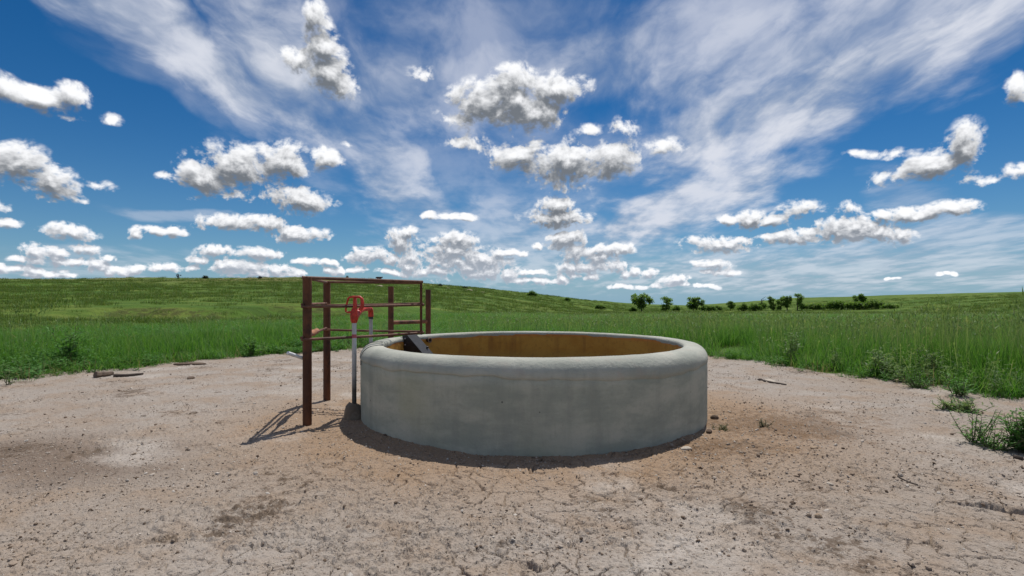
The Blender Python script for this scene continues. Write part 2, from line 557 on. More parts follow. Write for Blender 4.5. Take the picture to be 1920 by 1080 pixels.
def flat(px, py, z=0.0):
    Y = FPX * (CAMZ - z) / (py - 555)
    return Vector(((px - 960) / FPX * Y, Y, z))

# ------------------------------------------------------------------ materials
def material(name):
    m = bpy.data.materials.new(name)
    m.use_nodes = True
    m.node_tree.nodes.clear()
    N = NT(m.node_tree)
    o = N.new('ShaderNodeOutputMaterial')
    return m, N, o
def principled(N, out, color, rough=0.8, metal=0.0, spec=0.3, bump=None, bump_d=0.01, bump_s=1.0):
    b = N.new('ShaderNodeBsdfPrincipled')
    N.put(b.inputs['Base Color'], color); N.put(b.inputs['Roughness'], rough)
    N.put(b.inputs['Metallic'], metal); N.put(b.inputs['Specular IOR Level'], spec)
    if bump is not None:
        n = N.new('ShaderNodeBump')
        N.put(n.inputs['Height'], bump); n.inputs['Distance'].default_value = bump_d; n.inputs['Strength'].default_value = bump_s
        N.t.links.new(n.outputs[0], b.inputs['Normal'])
    N.t.links.new(b.outputs[0], out.inputs[0])
    return b
def obj_co(N):
    return N.new('ShaderNodeTexCoord').outputs['Object']
def world_co(N):
    return N.new('ShaderNodeNewGeometry').outputs['Position']

TANK = Vector((0.18, 5.0, 0.0))
TR = 1.49; TI = 1.305; TH = 0.605

def make_dirt():
    m, N, o = material('dry_dirt')
    p = world_co(N)
    big = N.noise(p, 0.55, 3, 0.55)
    mid = N.noise(p, 2.3, 5, 0.6)
    fine = N.noise(p, 26, 5, 0.65)
    grit = N.noise(p, 120, 3, 0.7)
    c = N.mix(N.ramp(big, 0.35, 0.65), (0.312, 0.264, 0.222), (0.350, 0.310, 0.274))
    c = N.mix(N.ramp(mid, 0.42, 0.68, 0, 0.75), c, (0.295, 0.220, 0.160))
    # rusty damp soil around the tank
    d = N.v('DISTANCE', N.v('MULTIPLY', p, (0.8, 1.0, 0)), (0.18 * 0.8, 4.75, 0))
    dn = N.m('ADD', d, N.m('MULTIPLY', N.m('SUBTRACT', mid, 0.5), 2.2))
    c = N.mix(N.ramp(dn, 1.35, 2.45, 0.80, 0.0), c, (0.300, 0.198, 0.120))
    d2 = N.m('MINIMUM', N.v('DISTANCE', N.v('MULTIPLY', p, (0.72, 1.1, 0)), (2.05 * 0.72, 4.35 * 1.1, 0)), N.m('ADD', N.v('DISTANCE', N.v('MULTIPLY', p, (1, 1.2, 0)), (1.35, 3.66 * 1.2, 0)), 0.25))
    churn = N.noise(p, 14, 6, 0.72)
    c = N.mix(N.ramp(N.m('ADD', N.m('ADD', d2, N.m('MULTIPLY', N.m('SUBTRACT', mid, 0.5), 1.4)), N.m('MULTIPLY', N.m('SUBTRACT', churn, 0.5), 2.6)), 0.15, 0.70, 0.80, 0.0), c, (0.165, 0.105, 0.062))
    # darker gravelly patch
    d3 = N.v('DISTANCE', N.v('MULTIPLY', p, (0.75, 1.35, 0)), (-3.05 * 0.75, 3.35 * 1.35, 0))
    c = N.mix(N.ramp(N.m('ADD', d3, N.m('MULTIPLY', N.m('SUBTRACT', mid, 0.5), 1.5)), 0.3, 1.15, 0.85, 0.0), c, (0.175, 0.132, 0.102))
    # scattered dung and dark churned mud
    spot = N.noise(N.v('ADD', p, (3, 8, 0)), 1.35, 3, 0.6)
    c = N.mix(N.m('MULTIPLY', N.ramp(N.m('MULTIPLY_ADD', churn, 0.75, spot), 0.98, 1.08), 0.80), c, (0.105, 0.074, 0.050))
    # pale crust
    pale = N.noise(N.v('ADD', p, (31, 7, 0)), 0.9, 4, 0.6)
    c = N.mix(N.ramp(pale, 0.54, 0.72, 0, 0.7), c, (0.48, 0.435, 0.39))
    c = N.mix(N.ramp(fine, 0.50, 0.72, 0, 0.55), c, (0.225, 0.170, 0.132))
    # grains: light and dark specks
    v = N.new('ShaderNodeTexVoronoi', voronoi_dimensions='2D', feature='F1')
    N.put(v.inputs['Vector'], p); v.inputs['Scale'].default_value = 62
    vs = N.sep(v.outputs['Color'])
    sp = N.m('MULTIPLY', N.ramp(v.outputs['Distance'], 0.20, 0.36, 1.0, 0.0), N.m('GREATER_THAN', vs[0], 0.66))
    c = N.mix(N.m('MULTIPLY', sp, 0.55), c, N.mix(vs[1], (0.115, 0.080, 0.058), (0.52, 0.46, 0.40)))
    c = N.mix(1.0, c, N.comb(*[N.ramp(grit, 0.2, 0.8, 0.80, 1.2)] * 3), 'MULTIPLY')
    hgt = N.m('ADD', N.m('MULTIPLY', fine, 0.9), N.m('ADD', N.m('MULTIPLY', grit, 0.35), N.m('MULTIPLY', sp, 0.35)))
    principled(N, o, c, 0.95, 0, 0.12, hgt, 0.018, 0.9)
    return m

def make_meadow():
    m, N, o = material('meadow_turf')
    p = world_co(N)
    big = N.noise(p, 0.018, 4, 0.6)
    st = N.noise(N.v('MULTIPLY', p, (1.0, 2.2, 1.0)), 0.10, 6, 0.62)
    fine = N.noise(p, 1.1, 6, 0.65)
    c = N.mix(N.ramp(big, 0.35, 0.65), (0.054, 0.124, 0.016), (0.090, 0.146, 0.023))
    c = N.mix(N.ramp(st, 0.42, 0.66, 0, 0.85), c, (0.145, 0.182, 0.036))
    c = N.mix(N.ramp(st, 0.46, 0.30, 0, 0.7), c, (0.034, 0.062, 0.012))
    # dry, stony tops
    xyz = N.sep(p)
    dry = N.noise(N.v('ADD', p, (9, 3, 0)), 0.035, 5, 0.6)
    up = N.ramp(N.m('ADD', xyz[2], N.m('MULTIPLY', big, 3.0)), 4.5, 9.0)
    c = N.mix(N.m('MULTIPLY', N.m('MULTIPLY', up, 0.85), N.ramp(dry, 0.38, 0.58)), c, (0.185, 0.150, 0.060))
    bare = N.noise(p, 0.22, 5, 0.7)
    c = N.mix(N.m('MULTIPLY', N.m('MULTIPLY', up, 0.8), N.ramp(bare, 0.57, 0.64)), c, (0.30, 0.245, 0.165))
    # bare earth where the bank is steep
    g = N.new('ShaderNodeNewGeometry')
    nz = N.sep(g.outputs['True Normal'])[2]
    c = N.mix(N.m('MULTIPLY', N.ramp(nz, 0.988, 0.955), N.m('MULTIPLY', N.ramp(st, 0.42, 0.55), N.ramp(fine, 0.40, 0.60, 0.0, 0.75))), c, (0.058, 0.042, 0.021))
    c = N.mix(N.ramp(fine, 0.45, 0.75, 0, 0.6), c, (0.042, 0.075, 0.013))
    principled(N, o, c, 0.95, 0, 0.1, fine, 0.5, 0.8)
    return m

# ------------------------------------------------------------------ terrain sheet
az = np.concatenate([np.linspace(-180, -64, 40, endpoint=False), np.linspace(-64, 64, 380, endpoint=False), np.linspace(64, 180, 40, endpoint=False)])
rings = np.concatenate([[0.02], np.geomspace(0.8, 6500, 230)])
A, RR = np.meshgrid(np.radians(az), rings)
X = RR * np.sin(A); Y = RR * np.cos(A)
Z = terrain(X, Y)
me = grid_mesh('terrain', np.stack([X, Y, Z], -1), len(az), len(rings), wrap=True)
ter = link('terrain', me, make_meadow())
tag(ter, kind='structure')

# ------------------------------------------------------------------ bare ground: real relief, crusts and cracks
def dirt_height(x, y):
    d = pad_dist(x, y)
    z = (fbm(x * 0.8, y * 0.8, 3, 41) - 0.5) * 0.035
    z += (fbm(x * 4.5, y * 4.5, 3, 43) - 0.5) * 0.016
    # crumbs and hoof-churned clods
    cl = fbm(x * 2.1 + 5, y * 2.1, 3, 47)
    rough = sstep(0.53, 0.68, cl)
    n2 = fbm(x * 20 + 3 * cl, y * 26, 5, 53, 0.72)
    z += rough * (sstep(0.52, 0.66, n2) * 0.013 * sstep(0.15, 0.6, np.hypot(x - TANK.x, y - TANK.y) - TR))
    n3 = fbm(x * 46, y * 46, 3, 59, 0.7)
    z += sstep(0.58, 0.72, n3) * 0.006
    # shrinkage cracks
    wx = x + 0.09 * (fbm(x * 7, y * 7, 3, 61) - 0.5) * 2; wy = y + 0.09 * (fbm(x * 7, y * 7, 3, 67) - 0.5) * 2
    f1, f2 = cells(wx * 6.2, wy * 6.2, 3)
    mask = sstep(0.36, 0.50, fbm(x * 0.9 + 3, y * 0.9, 3, 71)) * sstep(4.3, 3.0, y) * (1 - 0.6 * rough)
    wid = 0.036 + 0.045 * fbm(x * 3, y * 3, 2, 73)
    z -= mask * (1 - sstep(0.0, 1.0, (f2 - f1) / wid)) * 0.030
    f1, f2 = cells(wx * 11.0 + 40, wy * 11.0, 5)
    z -= mask * sstep(0.45, 0.6, fbm(x * 1.7, y * 1.7, 2, 79)) * (1 - sstep(0.0, 1.0, (f2 - f1) / 0.065)) * 0.014
    # a broken ledge of crust
    lx, ly = x - 2.20, y - 2.735
    u = lx * 0.80 - ly * 0.60; v = lx * 0.60 + ly * 0.80
    v = v + 0.035 * (fbm(u * 9, u * 0, 3, 83) - 0.5) * 2 - 0.10 * u * u
    on = sstep(-0.02, 0.10, u) * sstep(1.6, 1.0, u)
    z += on * (0.022 * sstep(-0.003, 0.006, v) * np.exp(-np.maximum(v, 0) / 0.35) - 0.050 * np.exp(-((v + 0.006) / 0.0095) ** 2))
    # soil heaped against the tank
    rt = np.hypot(x - TANK.x, y - TANK.y)
    z += 0.012 * np.exp(-np.maximum(rt - TR, 0) / 0.12) * fbm(x * 5, y * 5, 2, 89)
    # the edge runs out under the grass
    z -= 0.16 * sstep(-0.12, -0.75, d)
    return z
azp = np.concatenate([np.linspace(-180, -60, 40, endpoint=False), np.linspace(-60, 60, 1150, endpoint=False), np.linspace(60, 180, 40, endpoint=False)])
rp = np.concatenate([[0.02], np.geomspace(0.35, 1.55, 18, endpoint=False), np.geomspace(1.55, 4.2, 400, endpoint=False), np.geomspace(4.2, 13.2, 200)])
A, RR = np.meshgrid(np.radians(azp), rp)
X = RR * np.sin(A); Y = RR * np.cos(A)
Z = dirt_height(X, Y)
me = grid_mesh('dirt_ground', np.stack([X, Y, Z], -1), len(azp), len(rp), wrap=True)
DIRT = make_dirt()
dirt = link('dirt_ground', me, DIRT)
tag(dirt, kind='structure')
def dz(x, y):
    return float(dirt_height(np.array([x], float), np.array([y], float))[0])

# ------------------------------------------------------------------ concrete tank
def concrete(name, base, light, dark, rough=0.9, plaster=0.0):
    m, N, o = material(name)
    p = obj_co(N)
    a = N.noise(N.v('MULTIPLY', p, (1, 1, 2.6)), 2.6, 6, 0.62)
    b = N.noise(N.v('MULTIPLY', p, (7, 7, 0.9)), 1.0, 4, 0.6)
    f = N.noise(p, 40, 5, 0.65)
    g = N.noise(p, 150, 3, 0.6)
    c = N.mix(N.ramp(a, 0.36, 0.64), base, light)
    c = N.mix(N.ramp(b, 0.46, 0.70, 0, 0.40), c, dark)
    c = N.mix(N.ramp(f, 0.45, 0.75, 0, 0.28), c, dark)
    st = N.noise(N.v('ADD', p, (4, 1, 2)), 1.1, 3, 0.5)
    c = N.mix(N.ramp(st, 0.52, 0.70, 0, 0.5), c, tuple(x * y for x, y in zip(base, (1.05, 1.0, 0.80))))
    # pin holes
    v = N.new('ShaderNodeTexVoronoi', feature='F1')
    N.put(v.inputs['Vector'], p); v.inputs['Scale'].default_value = 9
    hole = N.m('MULTIPLY', N.m('LESS_THAN', v.outputs['Distance'], 0.065), N.m('GREATER_THAN', N.sep(v.outputs['Color'])[0], 0.80))
    c = N.mix(N.m('MULTIPLY', hole, 0.7), c, (0.06, 0.055, 0.05))
    if plaster:
        pk = N.noise(p, 7, 4, 0.6)
        c = N.mix(N.ramp(pk, 0.55, 0.72, 0, 0.35), c, (0.40, 0.33, 0.28))
    h = N.m('ADD', N.m('MULTIPLY', f, 0.8 + plaster), N.m('MULTIPLY', g, 0.4))
    principled(N, o, c, rough, 0, 0.25, N.m('SUBTRACT', h, N.m('MULTIPLY', hole, 0.5)), 0.008 + 0.001 * plaster, 0.6)
    return m
M_WALL = concrete('grey_concrete', (0.315, 0.332, 0.278), (0.445, 0.440, 0.365), (0.240, 0.250, 0.215))
M_RIM = concrete('pale_render', (0.345, 0.355, 0.310), (0.43, 0.43, 0.375), (0.28, 0.288, 0.252), plaster=0.35)

def make_lining():
    m, N, o = material('rust_stained_lining')
    p = obj_co(N)
    xyz = N.sep(p)
    a = N.noise(N.v('MULTIPLY', p, (3.2, 3.2, 5)), 1.0, 5, 0.62)
    s = N.noise(N.v('MULTIPLY', p, (10, 10, 1.2)), 1.0, 4, 0.6)
    f = N.noise(p, 30, 4, 0.6)
    c = N.mix(N.ramp(a, 0.35, 0.65), (0.46, 0.215, 0.036), (0.55, 0.290, 0.055))
    c = N.mix(N.ramp(s, 0.48, 0.72, 0, 0.6), c, (0.31, 0.135, 0.032))
    c = N.mix(N.ramp(xyz[2], 0.42, 0.34, 0, 0.55), c, (0.52, 0.31, 0.070))
    top = N.m('ADD', xyz[2], N.m('MULTIPLY', N.m('SUBTRACT', a, 0.5), 0.05))
    c = N.mix(N.ramp(top, 0.535, 0.575, 0, 0.75), c, (0.55, 0.180, 0.045))
    c = N.mix(N.ramp(f, 0.5, 0.75, 0, 0.35), c, (0.20, 0.085, 0.030))
    principled(N, o, c, 0.75, 0, 0.3, f, 0.006, 0.6)
    return m
M_LIN = make_lining()

tank = empty('stock_tank', TANK)
tag(tank, 'round grey concrete stock tank with rounded pale rim and rust stained inside', 'stock tank')
SEG = 256
th = np.linspace(0, 2 * math.pi, SEG, endpoint=False)
def lathe(prof, noise_amp=0.0, seed=1, zw=None):
    """prof: list of (r, z) -> (len, SEG, 3)"""
    out_ = []
    for i, (r, z) in enumerate(prof):
        rr = r + noise_amp * (fbm(np.cos(th) * 4 + 9 + z * 6, np.sin(th) * 4 + 9 + r * 3, 4, seed) - 0.5) * 2
        if zw is not None:
            rr = rr + 0.0016 * (fbm(np.cos(th) * 22 + 9, np.sin(th) * 22 + z * 40, 3, seed + 5) - 0.5) * 2
        zz = z + (zw(th) if zw is not None and i == 0 else 0) + np.zeros(SEG)
        if noise_amp and zw is not None:
            zz = zz + 0.45 * noise_amp * (fbm(np.cos(th) * 5 + 3, np.sin(th) * 5 + r * 8, 4, seed + 3) - 0.5) * 2
        out_.append(np.stack([rr * np.cos(th), rr * np.sin(th), zz], -1))
    return np.array(out_)
# outer wall, carried up behind the rim coat
wall_prof = [(TR, z) for z in np.linspace(-0.12, 0.505, 9)] + [(TR - 0.03, 0.52), (TR - 0.08, 0.53), (TI + 0.02, 0.53), (TI + 0.004, 0.3), (TI + 0.004, -0.1)]
me = grid_mesh('wall', lathe(wall_prof, 0.0022, 3), SEG, len(wall_prof), wrap=True)
link('wall', me, M_WALL, tank)
def rim_edge(t):
    e = 0.020 * (fbm(np.cos(t) * 3 + 5, np.sin(t) * 3 + 5, 4, 19) - 0.5) * 2 + 0.010 * (fbm(np.cos(t) * 16 + 5, np.sin(t) * 16 + 5, 3, 23) - 0.5) * 2
    # the coat was trowelled lower on the side towards the east
    dt = (t + math.pi / 2 - 0.62 + math.pi) % (2 * math.pi) - math.pi
    return e - 0.035 * np.exp(-(dt / 0.45) ** 2)
FR = 0.105
rim_prof = [(TR - 0.004, 0.487), (TR + 0.0035, 0.492)]
for k in range(0, 11):
    q = k / 10 * math.pi / 2
    rim_prof.append((TR + 0.006 - FR + FR * math.cos(q), TH - FR + FR * math.sin(q) + (0 if k else 0.002)))
rim_prof += [(TR - FR - 0.03, TH + 0.002), (TI + 0.028, TH), (TI + 0.012, TH - 0.004), (TI + 0.002, TH - 0.014), (TI - 0.001, TH - 0.03), (TI + 0.003, TH - 0.05)]
L = lathe(rim_prof, 0.006, 11, rim_edge)
ed = rim_edge(th)
L[1, :, 2] += ed; L[2, :, 2] += ed * 0.35
me = grid_mesh('rim', L, SEG, len(rim_prof), wrap=True)
link('rim', me, M_RIM, tank)
lin_prof = [(TI + 0.0005, z) for z in np.linspace(TH - 0.028, -0.02, 10)] + [(1.0, -0.025), (0.02, -0.025)]
me = grid_mesh('lining', lathe(lin_prof, 0.003, 29)[:, ::-1], SEG, len(lin_prof), wrap=True)
link('lining', me, M_LIN, tank)
# hairline joints across the rim by the hydrant
m, N, o = material('dark_joint'); principled(N, o, (0.10, 0.10, 0.10), 0.9)
M_JOINT = m
for ang, bow in ((math.radians(199.5), 0.03), (math.radians(186.5), -0.01)):
    mb = MB(); pts = []
    for k in range(15):
        t = k / 14
        r = TI + 0.014 + (TR + 0.006 - TI - 0.014) * min(1, t * 1.15)
        u = (r - (TR + 0.006 - FR)) / FR
        z = TH + 0.001 if u <= 0 else TH - FR + FR * math.sqrt(max(0, 1 - min(1, u) ** 2))
        if t > 0.87:
            z -= (t - 0.87) * 0.35
        a_ = ang + bow * math.sin(t * 2.6) + 0.012 * t
        pts.append((r * math.cos(a_), r * math.sin(a_), z + 0.0005))
    mb.tube(pts, 0.0042, 6)
    mb.build('joint', M_JOINT, tank)

# water, low in the tank
m, N, o = material('murky_water')
b = principled(N, o, (0.075, 0.060, 0.022), 0.04, 0, 0.5, N.noise(obj_co(N), 9, 3, 0.5), 0.004, 0.3)
wr = [(0.02, 0.285), (0.7, 0.285), (TI - 0.006, 0.285)]
me = grid_mesh('water', lathe(wr), SEG, 3, wrap=True)
o_ = link('water', me, m, None, TANK)
tag(o_, kind='structure')

# ------------------------------------------------------------------ metals
def rusty(name, a=(0.072, 0.028, 0.014), b=(0.140, 0.052, 0.022), dark=(0.030, 0.016, 0.012), pale=(0.21, 0.12, 0.07)):
    m, N, o = material(name)
    p = obj_co(N)
    n1 = N.noise(N.v('MULTIPLY', p, (1, 1, 0.35)), 9, 5, 0.62)
    n2 = N.noise(p, 60, 4, 0.65)
    n3 = N.noise(N.v('ADD', p, (2, 5, 1)), 5, 4, 0.6)
    c = N.mix(N.ramp(n1, 0.38, 0.64), a, b)
    c = N.mix(N.ramp(n3, 0.52, 0.68, 0, 0.8), c, dark)
    c = N.mix(N.ramp(n2, 0.60, 0.78, 0, 0.55), c, pale)
    principled(N, o, c, 0.72, 0.0, 0.35, n2, 0.003, 0.7)
    return m
M_RUST = rusty('rusty_steel')
M_RUST2 = rusty('rusty_rebar', (0.120, 0.054, 0.034), (0.200, 0.095, 0.060), (0.07, 0.035, 0.026), (0.30, 0.20, 0.14))
def plain(name, col, rough=0.5, metal=0.0, spec=0.4, var=0.25, scale=18):
    m, N, o = material(name)
    p = obj_co(N)
    n = N.noise(p, scale, 5, 0.65)
    c = N.mix(N.ramp(n, 0.35, 0.70), col, tuple(x * (1 - var) for x in col))
    principled(N, o, c, rough, metal, spec, n, 0.002, 0.5)
    return m
M_RED = plain('worn_red_paint', (0.62, 0.048, 0.026), 0.48, 0, 0.45, 0.55, 45)
M_BLACK = plain('black_steel_sheet', (0.020, 0.020, 0.024), 0.45, 0.0, 0.5, 0.5)
M_WHITE = plain('white_plastic', (0.72, 0.73, 0.74), 0.4, 0, 0.5, 0.12)
M_BOLT = plain('zinc_bolt', (0.45, 0.45, 0.47), 0.4, 0.6)

# ------------------------------------------------------------------ pipe guard welded from two posts and bent rods
PA = Vector((-1.597, 4.33, 0)); PB = Vector((-1.807, 5.42, 0)); PC = Vector((-0.835, 5.10, 0))
guard = empty('pipe_guard', PA)
tag(guard, 'rusty brown pipe guard of two posts and thin rails reaching over the tank rim', 'guard rail')
def gpart(mb, name, mat, bevel=0.0):
    return mb.build(name, mat, guard, bevel=bevel)
def loc(p, z):
    return (p.x - PA.x, p.y - PA.y, z)
for P_, h in ((PA, 1.156), (PB, 1.152)):
    mb = MB(); mb.tube([loc(P_, -0.25), loc(P_, 0.4), loc(P_, h)], 0.0345, 20); gpart(mb, 'post', M_RUST, 0.002)
def rail(p, q, z0, z1, r, over0=0.0, over1=0.0, sag=0.0, off=(0, 0)):
    a = Vector((p.x + off[0], p.y + off[1], z0)); b = Vector((q.x, q.y, z1))
    d = (b - a).normalized()
    a = a - d * over0; b = b + d * over1
    pts = []
    for k in range(9):
        t = k / 8
        pts.append(a.lerp(b, t) + Vector((0, 0, -sag * 4 * t * (1 - t))) - PA)
    mb = MB(); mb.tube(pts, r, 10)
    return gpart(mb, 'rail', M_RUST2)
for z0, z1, zb in ((1.152, 1.140, 1.146), (0.928, 0.930, 0.922), (0.674, 0.672, 0.684)):
    top = z0 > 1.1
    rr = 0.0135 if top else 0.0115
    if top:
        rail(PA, PC, z0, z1, rr, 0.040, 0.015)
        rail(PB, PC, zb, z1 - 0.010, rr * 0.85, 0.030, 0.0)
    else:
        rail(PA, PC, z0, z1, rr, 0.030, 0.030, 0.004, (0.0, -0.040))
        rail(PB, PC, zb, z1 + 0.012, rr * 0.9, 0.040, 0.015, 0.003, (0.0, -0.044))
rail(PA, PB, 1.150, 1.142, 0.012, 0.03, 0.03)
rail(PA, PB, 0.944, 0.938, 0.011, 0.05, 0.05, 0, (-0.03, 0))
rail(PA, PB, 0.690, 0.700, 0.0105, 0.08, 0.05, 0, (-0.03, 0))
mb = MB(); mb.tube([loc(PC, 0.655), loc(PC, 0.9), loc(PC, 1.150)], 0.0115, 10); gpart(mb, 'rod', M_RUST)
# weld knob with wound wire on the low cross rail
mb = MB()
a = Vector(loc(PA, 0.688)) + Vector((-0.03, 0, 0)); b = Vector(loc(PB, 0.700)) + Vector((-0.03, 0, 0))
d = (b - a)
mb.tube([a + d * t for t in (0.28, 0.34, 0.42, 0.52, 0.60, 0.66)], [0.011, 0.026, 0.030, 0.022, 0.026, 0.011], 10)
gpart(mb, 'coupling', rusty('orange_rust', (0.26, 0.10, 0.05), (0.36, 0.16, 0.08), (0.15, 0.06, 0.03), (0.4, 0.22, 0.14)))

# ------------------------------------------------------------------ fence brace behind the tank
QA = Vector((-1.575, 7.22, 0)); QB = Vector((-1.150, 7.62, 0))
brace = empty('fence_brace', QA)
tag(brace, 'rusty brown brace of two short posts joined by one crossbar behind the tank', 'fence brace')
for P_, h in ((QA, 1.134), (QB, 1.098)):
    mb = MB(); mb.tube([(P_.x - QA.x, P_.y - QA.y, z) for z in (-0.25, 0.5, h)], 0.0365, 18); mb.build('post', M_RUST, brace, bevel=0.002)
mb = MB(); q = QB - QA
mb.tube([(0, 0, 0.664), q * 0.5 + Vector((0, 0, 0.661)), q + Vector((0, 0, 0.660))], 0.026, 14); mb.build('crossbar', rusty('light_rust', (0.17, 0.066, 0.034), (0.24, 0.10, 0.055)), brace)

# ------------------------------------------------------------------ yard hydrant
HB = Vector((-1.300, 4.575, 0)); HD = Vector((-1.262, 4.965, 0))
hyd = empty('yard_hydrant', HB)
tag(hyd, 'red headed yard hydrant on a galvanised standpipe beside the tank wall', 'hydrant')
dn_ = (HD - HB); dn_.z = 0
un = dn_.normalized()                   # towards the spout
sd = Vector((un.y, -un.x, 0))           # sideways, to the right seen from the front
def galvanised():
    m, N, o = material('galvanised_pipe')
    p = obj_co(N)
    z = N.sep(p)[2]
    n = N.noise(N.v('MULTIPLY', p, (1, 1, 0.3)), 22, 5, 0.65)
    f = N.m('ADD', z, N.m('MULTIPLY', N.m('SUBTRACT', n, 0.5), 0.45))
    c = N.mix(N.ramp(f, 0.18, 0.52), (0.075, 0.070, 0.066), (0.50, 0.51, 0.52))
    c = N.mix(N.ramp(n, 0.52, 0.70, 0, 0.5), c, (0.27, 0.25, 0.24))
    principled(N, o, c, 0.5, 0.25, 0.4, n, 0.002, 0.5)
    return m
M_GALV = galvanised()
DROP = 0.080
mb = MB(); mb.tube([(0, 0, 0.02), (0, 0, 0.45), (0, 0, 0.885 - DROP)], 0.0185, 16); mb.build('standpipe', M_GALV, hyd)
# a faded sticker band on the pipe
m, N, o = material('faded_sticker'); principled(N, o, (0.42, 0.10, 0.12), 0.6)
mb = MB(); mb.tube([(0, 0, 0.745 - DROP), (0, 0, 0.775 - DROP)], 0.0192, 16, cap=False); mb.build('sticker', m, hyd)
# cast head
mb = MB()
mb.tube([(0, 0, z_ - DROP) for z_ in (0.868, 0.880, 0.893, 0.925, 0.945, 0.968, 0.990)], [0.023, 0.026, 0.031, 0.034, 0.033, 0.027, 0.020], 16)
# the spout arm, arching to the tank
def hp(t, s, z):
    return un * t + sd * s + Vector((0, 0, z - DROP))
Ls = dn_.length
mb.tube([hp(0.01, 0.0, 0.915), hp(0.07, 0, 0.945), hp(0.15, 0, 0.972), hp(0.24, 0, 0.982), hp(Ls - 0.045, 0, 0.980), hp(Ls - 0.012, 0, 0.968), hp(Ls, 0, 0.940), hp(Ls, 0, 0.905)],
        [0.030, 0.028, 0.024, 0.023, 0.023, 0.024, 0.024, 0.025], 14)
mb.build('head', M_RED, hyd)
# two upright lugs and a looped lever
mb = MB()
for s in (-0.005, 0.006):
    mb.prism([hp(-0.020, s, 0.965), hp(0.030, s, 0.965), hp(0.020, s, 1.060), hp(0.014, s, 1.082), hp(-0.010, s, 1.082), hp(-0.014, s, 1.060)], sd * 0.010)
mb.build('linkage', M_RED, hyd, bevel=0.002)
# loop handle lies in the plane seen from the front
lv = MB()
hx = Vector((1, 0, 0)); hy = Vector((0.05, 1, 0)).normalized()
def lp(x, z, yy=-0.012):
    return hx * x + Vector((0, yy, z - DROP))
loop = [lp(0.050, 0.972), lp(0.068, 1.000), lp(0.070, 1.040), lp(0.066, 1.066), lp(0.050, 1.082), lp(0.0, 1.083), lp(-0.030, 1.082), lp(-0.046, 1.070), lp(-0.056, 1.030), lp(-0.066, 0.982), lp(-0.064, 0.962), lp(-0.050, 0.956), lp(-0.012, 0.958)]
lv.tube(loop, [0.016, 0.016, 0.015, 0.013, 0.011, 0.009, 0.009, 0.009, 0.008, 0.008, 0.008, 0.008, 0.009], 10)
lv.build('handle', M_RED, hyd)
# down pipe from the spout to the rim
mb = MB(); mb.tube([hp(Ls, 0, 0.912), hp(Ls, 0, 0.885)], 0.022, 14); mb.build('hose_collar', plain('dark_collar', (0.05, 0.05, 0.05)), hyd)
mb = MB(); mb.tube([hp(Ls, 0, 0.888), hp(Ls, 0, 0.75), hp(Ls, 0, 0.570 + DROP)], 0.0165, 14); mb.build('downpipe', plain('dull_zinc', (0.42, 0.43, 0.43), 0.5, 0.2), hyd)
# lumpy concrete collar at its foot
mb = MB(); mb.tube([(0.0, -0.01, -0.06), (0.0, -0.012, 0.02), (0.0, -0.012, 0.06), (0.0, -0.008, 0.10), (0.005, 0, 0.118), (0.005, 0, 0.120)], [0.082, 0.080, 0.076, 0.068, 0.048, 0.010], 22)
me_o = mb.build('footing', concrete('dirty_concrete', (0.17, 0.135, 0.105), (0.23, 0.19, 0.15), (0.075, 0.056, 0.042), plaster=0.5), hyd)
for v in me_o.data.vertices:
    k = float(fbm(np.array([v.co.x * 30 + v.co.z * 21]), np.array([v.co.y * 30 + v.co.z * 13]), 3, 7)[0]) - 0.5
    v.co.x *= 1 + k * 0.3; v.co.y *= 1 + k * 0.3; v.co.z += k * 0.02

# ------------------------------------------------------------------ float cover inside the tank
cov = empty('float_cover', TANK)
tag(cov, 'black bolted sheet metal float cover sloping down inside the tank', 'float cover')
A_ = Vector((-1.058, 5.415, 0)) - TANK
nn = Vector((0.953, -0.302, 0)); tt = Vector((0.302, 0.953, 0))
def cp(n_, t_, z): return A_ + nn * n_ + tt * t_ + Vector((0, 0, z))
mb = MB()
mb.prism([cp(-0.010, 0, 0.625), cp(0.030, 0, 0.628), cp(0.215, 0, 0.435), cp(0.360, 0, 0.285), cp(0.335, 0, 0.262), cp(-0.02, 0, 0.262), cp(-0.030, 0, 0.54)], tt * 0.006)
mb.build('side_panel', M_BLACK, cov, smooth=False)
mb = MB()
mb.prism([cp(-0.010, 0.172, 0.625), cp(0.030, 0.172, 0.628), cp(0.360, 0.172, 0.285), cp(0.335, 0.172, 0.262), cp(0.05, 0.172, 0.262), cp(0.02, 0.172, 0.54)], tt * 0.006)
mb.build('side_panel', M_BLACK, cov, smooth=False)
mb = MB()
mb.prism([cp(0.020, -0.004, 0.640), cp(0.365, -0.004, 0.287), cp(0.370, -0.004, 0.293), cp(0.026, -0.004, 0.646)], tt * 0.190)
mb.build('sloped_plate', plain('dull_black_sheet', (0.040, 0.042, 0.047), 0.62, 0.0, 0.25, 0.4, 30), cov, smooth=False, bevel=0.0012)
for (n_, t_, z) in ((0.02, -0.004, 0.595), (0.02, -0.004, 0.535), (0.09, -0.004, 0.40)):
    mb = MB(); mb.tube([cp(n_, t_ - 0.006, z), cp(n_, t_ + 0.006, z)], 0.008, 8); mb.build('bolt', M_BOLT, cov)
mb = MB(); mb.tube([cp(0.175, 0.150, 0.492), cp(0.190, 0.150, 0.508)], 0.010, 8); mb.build('bolt', M_BLACK, cov)
# strap behind the side panel
mb = MB(); mb.prism([cp(-0.028, -0.012, 0.610), cp(-0.014, -0.012, 0.612), cp(-0.022, -0.012, 0.55), cp(-0.036, -0.012, 0.545)], tt * 0.004); mb.build('strap', plain('pale_strap', (0.35, 0.33, 0.26)), cov, smooth=False)

